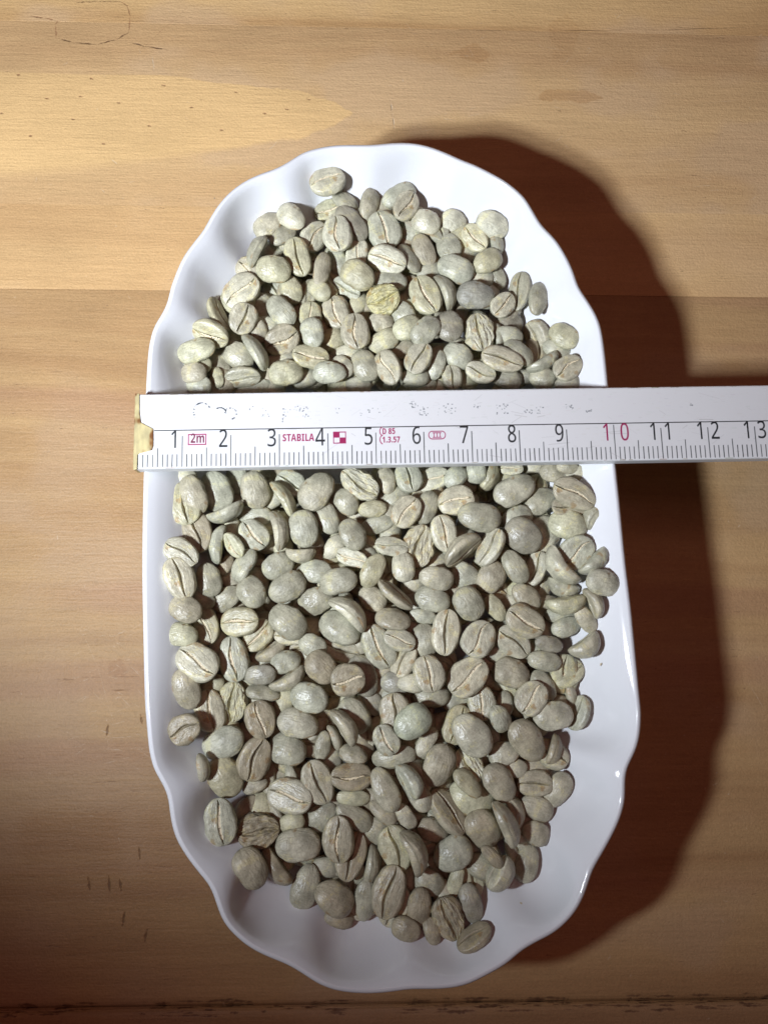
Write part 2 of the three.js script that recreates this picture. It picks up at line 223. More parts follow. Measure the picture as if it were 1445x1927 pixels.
// ---------------------------------------------------------------- the ruler laid across the rim
const RULE_T = 0.32, RULE_Y = RIM_H + 0.012;           // thickness, underside
const ruleTop = (RULE_Y + RULE_T) * CM;
let ruleMidZ;
{
  const LEN = 16.0, W = 1.6, A = 0.075;                // starts at 0.75 mm on its scale: the end is worn and capped
  const one = P(342.5, 881.5, ruleTop), far = P(1425, 862.5, ruleTop), dir = far.clone().sub(one).normalize(), scaleOff = far.clone().sub(one).length() / CM / 12;
  console.log('ruler: 12 cm measures', (scaleOff * 12).toFixed(3));
  const rule = put(Object.assign(new THREE.Group(), { name: 'folding_ruler' }), 'white folding ruler segment with black centimetre scale and brass end, lying across the dish', 'ruler');
  rule.position.copy(one).addScaledVector(dir, -1 * CM).setY(RULE_Y * CM);
  rule.rotation.y = Math.atan2(-dir.z, dir.x);
  ruleMidZ = (x) => (one.z + dir.z / dir.x * (x - one.x)) - 0.8 * CM;
  // local frame: x along the scale from its zero, z = 0 at the scale edge, -W at the blank edge
  const cw = 2048, ch = 176, cv = document.createElement('canvas'); cv.width = cw; cv.height = ch;
  const c = cv.getContext('2d'), k = cw / LEN, X = (s) => (s - A) * k, Y = (t) => t / W * ch;    // t from the blank edge
  const rr = rng(91);
  c.fillStyle = '#f4f4f2'; c.fillRect(0, 0, cw, ch);
  for (let i = 0; i < 900; i++) { c.fillStyle = `rgba(${120 + rr() * 80 | 0},${115 + rr() * 80 | 0},${105 + rr() * 70 | 0},${0.03 + rr() * 0.06})`; c.fillRect(rr() * cw, rr() * ch, 1 + rr() * 14, 1 + rr() * 1.5); }
  for (let i = 0; i < 150; i++) { c.fillStyle = `rgba(${110 + rr() * 50 | 0},${90 + rr() * 40 | 0},${65 + rr() * 30 | 0},${0.2 + rr() * 0.5})`; c.fillRect(rr() * cw, rr() < 0.5 ? 0 : ch - 3 + rr() * 2, 2 + rr() * 22, 1 + rr() * rr() * 3); }
  for (let i = 0; i < 60; i++) { c.strokeStyle = `rgba(120,115,110,${0.08 + rr() * 0.16})`; c.lineWidth = 0.8 + rr(); const x = rr() * cw, y = rr() * ch, a = (rr() - 0.5) * 1.2, l = 8 + rr() * 60; c.beginPath(); c.moveTo(x, y); c.lineTo(x + l * Math.cos(a), y + l * Math.sin(a)); c.stroke(); }
  c.strokeStyle = '#1c2426'; c.fillStyle = '#1c2426';
  c.lineWidth = 2; c.beginPath(); c.moveTo(X(0.42), Y(0.79)); c.lineTo(cw, Y(0.79)); c.stroke();
  for (let mm = 1; mm < LEN * 10; mm++) {
    const s = mm / 10, len = mm % 10 === 0 ? (mm % 100 === 0 ? 0.74 : 0.655) : mm % 5 === 0 ? 0.40 : 0.265;
    if (mm === 10 * 0) continue;
    c.lineWidth = 1.75 + 0.4 * rr(); c.globalAlpha = 0.82 + 0.18 * rr();
    const jx = (rr() - 0.5) * 0.6; c.beginPath(); c.moveTo(X(s) + jx, Y(W - 0.035 - len)); c.lineTo(X(s) + jx + (rr() - 0.5), Y(W - 0.035)); c.stroke();
  }
  c.globalAlpha = 1;
  c.textBaseline = 'alphabetic';
  const digit = (t, s, y, h, align, col) => { c.font = `${h < 0.2 ? 'bold ' : ''}${Math.round(h * k * 1.37)}px sans-serif`; c.textAlign = align; c.fillStyle = col; c.save(); c.translate(X(s), Y(y)); c.scale(0.86, 1); c.fillText(t, 0, 0); c.restore(); };
  const ink = '#20282b', red = '#a82a5e';
  for (let n = 1; n <= 9; n++) digit(String(n), n - 0.05, 1.165, 0.325, 'right', ink);
  for (let n = 10; n <= 15; n++) { digit(String(n)[0], n - 0.05, 1.165, 0.325, 'right', n % 10 ? ink : red); digit(String(n)[1], n + (n % 10 ? 0.05 : 0.12), 1.165, 0.325, 'left', n % 10 ? ink : red); }
  c.strokeStyle = red; c.lineWidth = 2.4;
  c.strokeRect(X(1.125), Y(0.885), 0.36 * k, Y(0.215)); digit('2m', 1.165, 1.065, 0.17, 'left', '#7c2c4c');
  c.font = `bold ${Math.round(0.185 * k)}px sans-serif`; c.textAlign = 'left'; c.fillStyle = red; c.save(); c.translate(X(3.06), Y(1.07)); c.scale(0.66 * k / c.measureText('STABILA').width, 1); c.fillText('STABILA', 0, 0); c.restore();
  c.lineWidth = 2; c.strokeRect(X(4.12), Y(0.885), 0.25 * k, Y(0.235)); c.fillRect(X(4.12), Y(0.885), 0.125 * k, Y(0.117)); c.fillRect(X(4.245), Y(1.002), 0.125 * k, Y(0.117));
  digit('D 85', 5.13, 0.94, 0.115, 'left', red); digit('1.3.57', 5.13, 1.12, 0.115, 'left', red);
  c.lineWidth = 2; for (const y of [0.885, 1.06]) { c.beginPath(); c.arc(X(5.17), Y(y), 0.088 * k, Math.PI * 0.62, Math.PI * 1.4); c.stroke(); }
  c.beginPath(); const ox = X(6.1), oy = Y(0.9), ow = 0.35 * k, oh = Y(0.165), or = oh / 2; c.moveTo(ox + or, oy); c.lineTo(ox + ow - or, oy); c.arc(ox + ow - or, oy + or, or, -Math.PI / 2, Math.PI / 2); c.lineTo(ox + or, oy + oh); c.arc(ox + or, oy + or, or, Math.PI / 2, Math.PI * 1.5); c.stroke();
  c.lineWidth = 1.7; for (const q of [0.32, 0.5, 0.68]) { c.beginPath(); c.moveTo(ox + ow * q, oy + oh * 0.2); c.lineTo(ox + ow * q, oy + oh * 0.8); c.stroke(); } c.beginPath(); c.moveTo(ox + ow * 0.24, oy + oh * 0.2); c.lineTo(ox + ow * 0.76, oy + oh * 0.2); c.moveTo(ox + ow * 0.24, oy + oh * 0.8); c.lineTo(ox + ow * 0.76, oy + oh * 0.8); c.stroke();
  // remains of old pen writing on the blank half, worn to specks
  c.fillStyle = '#1f2a30';
  const specks = (s, t, w, h, n, size) => { for (let i = 0; i < n; i++) { c.globalAlpha = 0.2 + 0.45 * rr(); c.fillRect(X(s + (rr() - 0.5) * w), Y(t + (rr() - 0.5) * h), 1.5 + rr() * size * 3, 1.2 + rr() * size * 1.5); } };
  const arc = (s, t, r, a0, a1, n) => { for (let i = 0; i < n; i++) { const a = lerp(a0, a1, rr()); c.globalAlpha = 0.4 + 0.6 * rr(); c.fillRect(X(s + r * Math.cos(a)), Y(t + r * Math.sin(a)), 1 + rr() * 4, 1 + rr() * 1.6); } };
  arc(1.38, 0.37, 0.17, 3.3, 6.0, 22); arc(1.38, 0.4, 0.17, 2.3, 3.3, 6); arc(1.76, 0.44, 0.13, 4.0, 6.2, 22); arc(1.98, 0.44, 0.12, -1.2, 1.6, 13); arc(1.96, 0.42, 0.1, 3, 4.8, 5);
  for (const [s, t, w, h, n, z] of [[2.72, 0.42, 0.2, 0.2, 8, 0.8], [3.1, 0.48, 0.1, 0.3, 10, 1.2], [3.3, 0.38, 0.3, 0.1, 6, 1], [3.45, 0.36, 0.35, 0.12, 12, 0.8], [3.55, 0.5, 0.2, 0.08, 6, 0.8], [4.2, 0.42, 0.1, 0.1, 4, 0.8], [4.95, 0.42, 0.3, 0.1, 7, 0.9], [5.8, 0.3, 0.2, 0.15, 12, 1.2], [6.0, 0.45, 0.2, 0.2, 12, 1.3], [6.5, 0.42, 0.4, 0.25, 20, 0.9], [7.1, 0.36, 0.2, 0.1, 8, 1], [7.65, 0.42, 0.25, 0.25, 14, 1.1], [8.2, 0.5, 0.2, 0.08, 9, 1.2], [8.45, 0.47, 0.15, 0.15, 8, 1.1], [9.05, 0.42, 0.2, 0.2, 12, 1], [9.5, 0.5, 0.15, 0.06, 9, 1.2], [11.7, 0.4, 0.1, 0.03, 3, 1.2], [4.7, 0.5, 0.1, 0.1, 3, 0.7], [2.4, 0.33, 0.1, 0.1, 3, 0.7]]) specks(s, t, w, h, n, z);
  c.globalAlpha = 1;
  const tex = new THREE.CanvasTexture(cv); tex.colorSpace = THREE.SRGBColorSpace; tex.anisotropy = 8; tex.wrapS = tex.wrapT = THREE.ClampToEdgeWrapping;
  const paint = new THREE.MeshPhysicalMaterial({ color: new THREE.Color(0.735, 0.74, 0.76), map: tex, roughness: 0.38 });
  const rawPaint = new THREE.MeshPhysicalMaterial({ color: new THREE.Color(0.62, 0.59, 0.53), roughness: 0.55 });
  // stave: rounded-edge section extruded along x
  const sec = new THREE.Shape(), e = 0.045; sec.moveTo(0, e); sec.lineTo(0, RULE_T - e); sec.quadraticCurveTo(0, RULE_T, e, RULE_T); sec.lineTo(W - e, RULE_T); sec.quadraticCurveTo(W, RULE_T, W, RULE_T - e); sec.lineTo(W, e); sec.quadraticCurveTo(W, 0, W - e, 0); sec.lineTo(e, 0); sec.quadraticCurveTo(0, 0, 0, e);
  const g = new THREE.ExtrudeGeometry(sec, { depth: LEN, bevelEnabled: false, curveSegments: 4 }); g.rotateY(Math.PI / 2); g.translate(A, 0, 0);
  const p = g.attributes.position, uv = g.attributes.uv; const nn = g.attributes.normal;
  for (let i = 0; i < p.count; i++) uv.setXY(i, (p.getX(i) - A) / LEN, nn.getY(i) > 0.6 ? clamp(-p.getZ(i) / W, 0.01, 0.99) : 0.92);
  g.scale(CM, CM, CM);
  mesh('stave', g, paint, rule);
  // brass end cap: a plate folded over the end, with a tongue on the face
  const brass = new THREE.MeshPhysicalMaterial({ color: new THREE.Color(0.60, 0.54, 0.34), metalness: 0.45, roughness: 0.5 });
  brass.map = texture(256, 256, (u, v) => { const n = fbm(u * 9, v * 9, 4), s = vn(u * 40, v * 6), d = smooth(0.25, 0.9, fbm(u * 5 + 3, v * 5, 3)); return [lerp(235, 150, d) + 18 * n + 9 * s, lerp(232, 105, d) + 18 * n + 9 * s, lerp(215, 70, d) + 14 * n + 8 * s]; }, true);
  const cap = new THREE.Shape([[0, 0], [0.075, 0], [0.085, 0.4], [0.12, 0.62], [0.375, 0.76], [0.385, 1.12], [0.36, 1.2], [0.1, 1.27], [0.07, 1.3], [0.07, 1.6], [0, 1.6]].map(([x, y]) => new THREE.Vector2(x, -y + 1.6 - 1.6)));
  const cg = new THREE.ExtrudeGeometry(cap, { depth: 0.012, bevelEnabled: true, bevelThickness: 0.006, bevelSize: 0.006, bevelSegments: 2 });
  cg.rotateX(-Math.PI / 2);                             // shape y -> -z ... lies flat, extruded upwards
  cg.translate(A - 0.055, RULE_T + 0.004, -W);
  const cuv = cg.attributes.uv; for (let i = 0; i < cuv.count; i++) cuv.setXY(i, cg.attributes.position.getX(i) * 0.9, cg.attributes.position.getZ(i) * 0.6);
  const side = new THREE.BoxGeometry(0.05, RULE_T + 0.02, W + 0.01); side.translate(A - 0.03, RULE_T / 2 + 0.002, -W / 2);
  const flange = new THREE.BoxGeometry(0.3, 0.012, 0.5); flange.translate(A + 0.1, -0.0065, -W / 2);
  const all = mergeGeometries([cg.index ? cg.toNonIndexed() : cg, side.toNonIndexed(), flange.toNonIndexed()].map((q) => { q.scale(CM, CM, CM); return q; }));
  mesh('end_cap', all, brass, rule);
}

// ---------------------------------------------------------------- coffee beans
// one unit bean: length along x (-1..1), face normal +y, breadth along z (-1..1); y is in units of the half thickness
const ringAt = (x) => Math.pow(Math.max(0, 1 - Math.pow(Math.abs(x), 2.3)), 0.46);
function beanGeometry(seed, o) {
  const NU = o.rows ?? 36, NF = o.face ?? 42, NB = o.back ?? 18, rr = rng(seed * 977 + 5);
  const ph = rr() * 6.28, amp = o.sway ?? (0.06 + 0.13 * rr()), egg = (rr() - 0.5) * 0.22, bend = o.bend ?? 0.12 + 0.12 * rr(), cw = o.creaseW ?? 0.03 + 0.018 * rr(), cd = o.creaseD ?? 0.46, ox = seed * 13.7, rough = o.rough ?? 0.06;
  const cols = [];
  for (let i = 0; i <= NF; i++) { const t = i / NF * 2 - 1; cols.push([0, Math.sign(t) * Math.pow(Math.abs(t), 1.45)]); }
  for (let i = 1; i < NB; i++) { const a = Math.PI * i / NB; cols.push([1, a]); }
  const pos = [], uv = [], NC = cols.length;
  for (let r = 0; r <= NU; r++) {
    const th = -Math.PI / 2 + Math.PI * r / NU, x = Math.sin(th), ring = ringAt(x) * (1 + egg * x);
    const sway = amp * Math.sin(x * 2.6 + ph);
    for (let c = 0; c < NC; c++) {
      const [back, q] = cols[c]; let y, z, fade = 0;
      if (!back) {
        z = q + sway * (1 - q * q); fade = 1;
        y = 0.58 * Math.sqrt(Math.max(0, 1 - Math.pow(Math.abs(q), 7))) + 0.03 * (1 - q * q);
        const env = smooth(1.0, 0.86, Math.abs(x)) , ww = cw * (1 + 0.35 * perlin.noise(x * 3, ox, 2.2)) + 0.02 * (1 - x * x), wob = 0.035 * perlin.noise(x * 7, ox + 3, 1.7) + 0.02 * perlin.noise(x * 19, ox, 4.1);
        const d = Math.abs(q - wob) / ww; y -= cd * env * Math.exp(-d * d) ; y += 0.035 * env * Math.exp(-Math.pow((d - 2.6) / 1.5, 2));
      } else { z = Math.cos(q); y = -1.0 * Math.pow(Math.sin(q), 0.9); }
      const lump = 1 + rough * 1.6 * perlin.noise(x * 1.5 + ox, z * 1.3, y * 1.2) + rough * 0.8 * perlin.noise(x * 3.7 + ox, z * 3.1 + 5, y * 2.7) + (o.fine ?? 0) * perlin.noise(x * 4 + ox, z * 13, y * 9);
      let X = x * (1 + 0.03 * perlin.noise(ox, z * 1.6, 2)), Yv = y * ring * lump + bend * (x * x - 0.35), Z = z * ring * lump + (o.side ?? 0) * (x * x - 0.3);
      if (o.fine && !back) Yv += 0.16 * perlin.noise(x * 3 + ox, z * 9, 1) * ring;
      if (o.chip) { const dx = X - 0.92, dz = Z - 0.15, dd = dx * dx + dz * dz * 0.8; if (dd < 0.16) { const k = 1 - dd / 0.16; X -= 0.32 * k; Yv *= 1 - 0.35 * k; } }
      pos.push(X, Yv, Z); uv.push((x * 0.5 + 0.5) * 0.5 + (seed * 0.137) % 0.5, back ? 0.55 + 0.45 * q / Math.PI : 0.25 + 0.25 * q);
    }
  }
  const idx = [];
  for (let r = 0; r < NU; r++) for (let c = 0; c < NC; c++) { const a = r * NC + c, b = r * NC + (c + 1) % NC, d = a + NC, e = b + NC; idx.push(a, b, d, b, e, d); }
  const g = new THREE.BufferGeometry(); g.setAttribute('position', new THREE.Float32BufferAttribute(pos, 3)); g.setAttribute('uv', new THREE.Float32BufferAttribute(uv, 2)); g.setIndex(idx); g.computeVertexNormals();
  g.userData = { sway: (x) => amp * Math.sin(x * 2.6 + ph), ring: (x) => ringAt(x) * (1 + egg * x), bend };
  return g;
}
// the papery silverskin left in a crease: a ragged, crumpled ribbon that follows it
function skinGeometry(g, seed, wide) {
  const { sway, ring, bend } = g.userData, n = 44, rr = rng(seed * 31 + 7), pos = [], idx = [], from = -0.8 + 0.3 * rr(), to = 0.55 + 0.3 * rr();
  for (let i = 0; i <= n; i++) {
    const x = lerp(from, to, i / n), w = wide * (0.35 + 0.65 * Math.sin(Math.PI * clamp(i / n, 0.03, 0.97))), off = 0.05 * perlin.noise(x * 4, seed, 1);
    for (let j = 0; j < 5; j++) {
      const t = j / 4 * 2 - 1, rag = 1 + 0.9 * perlin.noise(x * 9, t * 2 + seed, 3) + 0.5 * perlin.noise(x * 23, t + seed, 6), q = t * w * rag + off + 0.02 * perlin.noise(x * 17, seed, 9);
      const y = 0.60 - 0.16 * (1 - t * t) + 0.09 * perlin.noise(x * 14, t * 3 + seed, 2) + 0.05 * perlin.noise(x * 31, t * 5, seed);
      pos.push(x, y * ring(x) + bend * (x * x - 0.35) + 0.02, (q + sway(x)) * ring(x));
    }
  }
  for (let i = 0; i < n; i++) for (let j = 0; j < 4; j++) { const a = i * 5 + j; if (perlin.noise(i * 0.37, j * 0.9, seed * 1.7) > 0.42) continue; idx.push(a, a + 1, a + 5, a + 1, a + 6, a + 5); }
  const s = new THREE.BufferGeometry(); s.setAttribute('position', new THREE.Float32BufferAttribute(pos, 3)); s.setIndex(idx); s.computeVertexNormals(); return s;
}
const plainShapes = []; for (let i = 0; i < 12; i++) plainShapes.push(beanGeometry(i + 1, {}));
const bentShapes = []; for (let i = 0; i < 6; i++) bentShapes.push(beanGeometry(i + 31, { bend: 0.3 + 0.06 * i, creaseD: 0.3 }));
const roughShapes = []; for (let i = 0; i < 4; i++) roughShapes.push(beanGeometry(i + 51, { rough: 0.11, fine: 0.12, creaseW: 0.07, creaseD: 0.35 }));
const skins = plainShapes.map((g, i) => [skinGeometry(g, i + 3, 0.10), skinGeometry(g, i + 40, 0.18)]);
const beanMap = (kind) => texture(512, 256, (u, v) => {
  const m = fbm(u * 9, v * 7, 4), st = vn(u * 7 + 3, v * 70) * 0.6 + vn(u * 16, v * 130) * 0.4, sp = vn(u * 150, v * 90);
  let k = 0.87 + 0.085 * m + 0.05 * sp + 0.05 * st + 0.04 * vn(u * 70, v * 44), w = 0;
  if (kind === 's') { const patch = smooth(0.05, 0.55, fbm(u * 5 + 11, v * 5, 4)); w = patch * (0.35 + 0.65 * smooth(-0.2, 0.6, st + 0.5 * sp)); }
  if (kind === 'w') w = 0.5 * smooth(-0.1, 0.7, fbm(u * 22, v * 24, 3));
  if (kind === 'p') w = 0.6 * smooth(0.35, 0.85, fbm(u * 11 + 30, v * 11, 4)) * smooth(-0.4, 0.4, st + sp);
  const br = smooth(0.7, 1.0, fbm(u * 6 + 70, v * 6 + 20, 4)) * 0.3;
  return [255 * clamp(k * lerp(1, 1.13, w) * (1 - 0.25 * br), 0, 1), 255 * clamp(k * lerp(1, 1.10, w) * (1 - 0.5 * br), 0, 1), 255 * clamp(k * lerp(0.985, 0.93, w) * (1 - 0.75 * br), 0, 1)];
}, true);
const beanBump = (kind) => texture(512, 256, (u, v) => {
  let h = 0.5 + 0.05 * vn(u * 60, v * 60) + 0.09 * vn(u * 22, v * 80) + 0.06 * fbm(u * 18, v * 18, 3) + 0.06 * vn(u * 160, v * 120);
  if (kind === 's') h += 0.16 * vn(u * 14, v * 60) * smooth(-0.2, 0.5, fbm(u * 5 + 11, v * 5, 4)) + 0.1 * vn(u * 30, v * 110);
  if (kind === 'w') h += 0.22 * fbm(u * 12, v * 34, 3);
  return [255 * h, 255 * h, 255 * h];
}, false);
const maps = { p: [beanMap('p'), beanBump('p')], s: [beanMap('s'), beanBump('s')], w: [beanMap('w'), beanBump('w')] };
const TONES = { g: [0.530, 0.520, 0.405], y: [0.610, 0.585, 0.410], c: [0.690, 0.660, 0.510], t: [0.565, 0.530, 0.405], d: [0.430, 0.410, 0.330], b: [0.475, 0.425, 0.310], n: [0.510, 0.525, 0.392], Y: [0.640, 0.600, 0.350], Z: [0.730, 0.690, 0.480], D: [0.375, 0.358, 0.295] };
const TONE_WORD = { g: 'grey-green', y: 'yellowish', c: 'cream', t: 'tan', d: 'dark grey', b: 'brownish', n: 'green', Y: 'yellow', Z: 'straw-coloured', D: 'blackish' };
const beanMats = {};
function beanMat(tone, kind, v) {
  const key = tone + kind + v; if (beanMats[key]) return beanMats[key];
  const c = TONES[tone], k = [0.9, 1.0, 1.1][v], w = [0.02, 0, -0.02][v];
  return beanMats[key] = new THREE.MeshPhysicalMaterial({ color: new THREE.Color(c[0] * (k + w), c[1] * k, c[2] * (k - w)), map: maps[kind][0], bumpMap: maps[kind][1], bumpScale: kind === 'w' ? 0.0004 : 0.00024, roughness: kind === 'p' ? 0.35 : 0.48, specularIntensity: 1 });
}
const skinMat = new THREE.MeshPhysicalMaterial({ color: new THREE.Color(0.68, 0.60, 0.43), roughness: 0.6, side: THREE.DoubleSide });

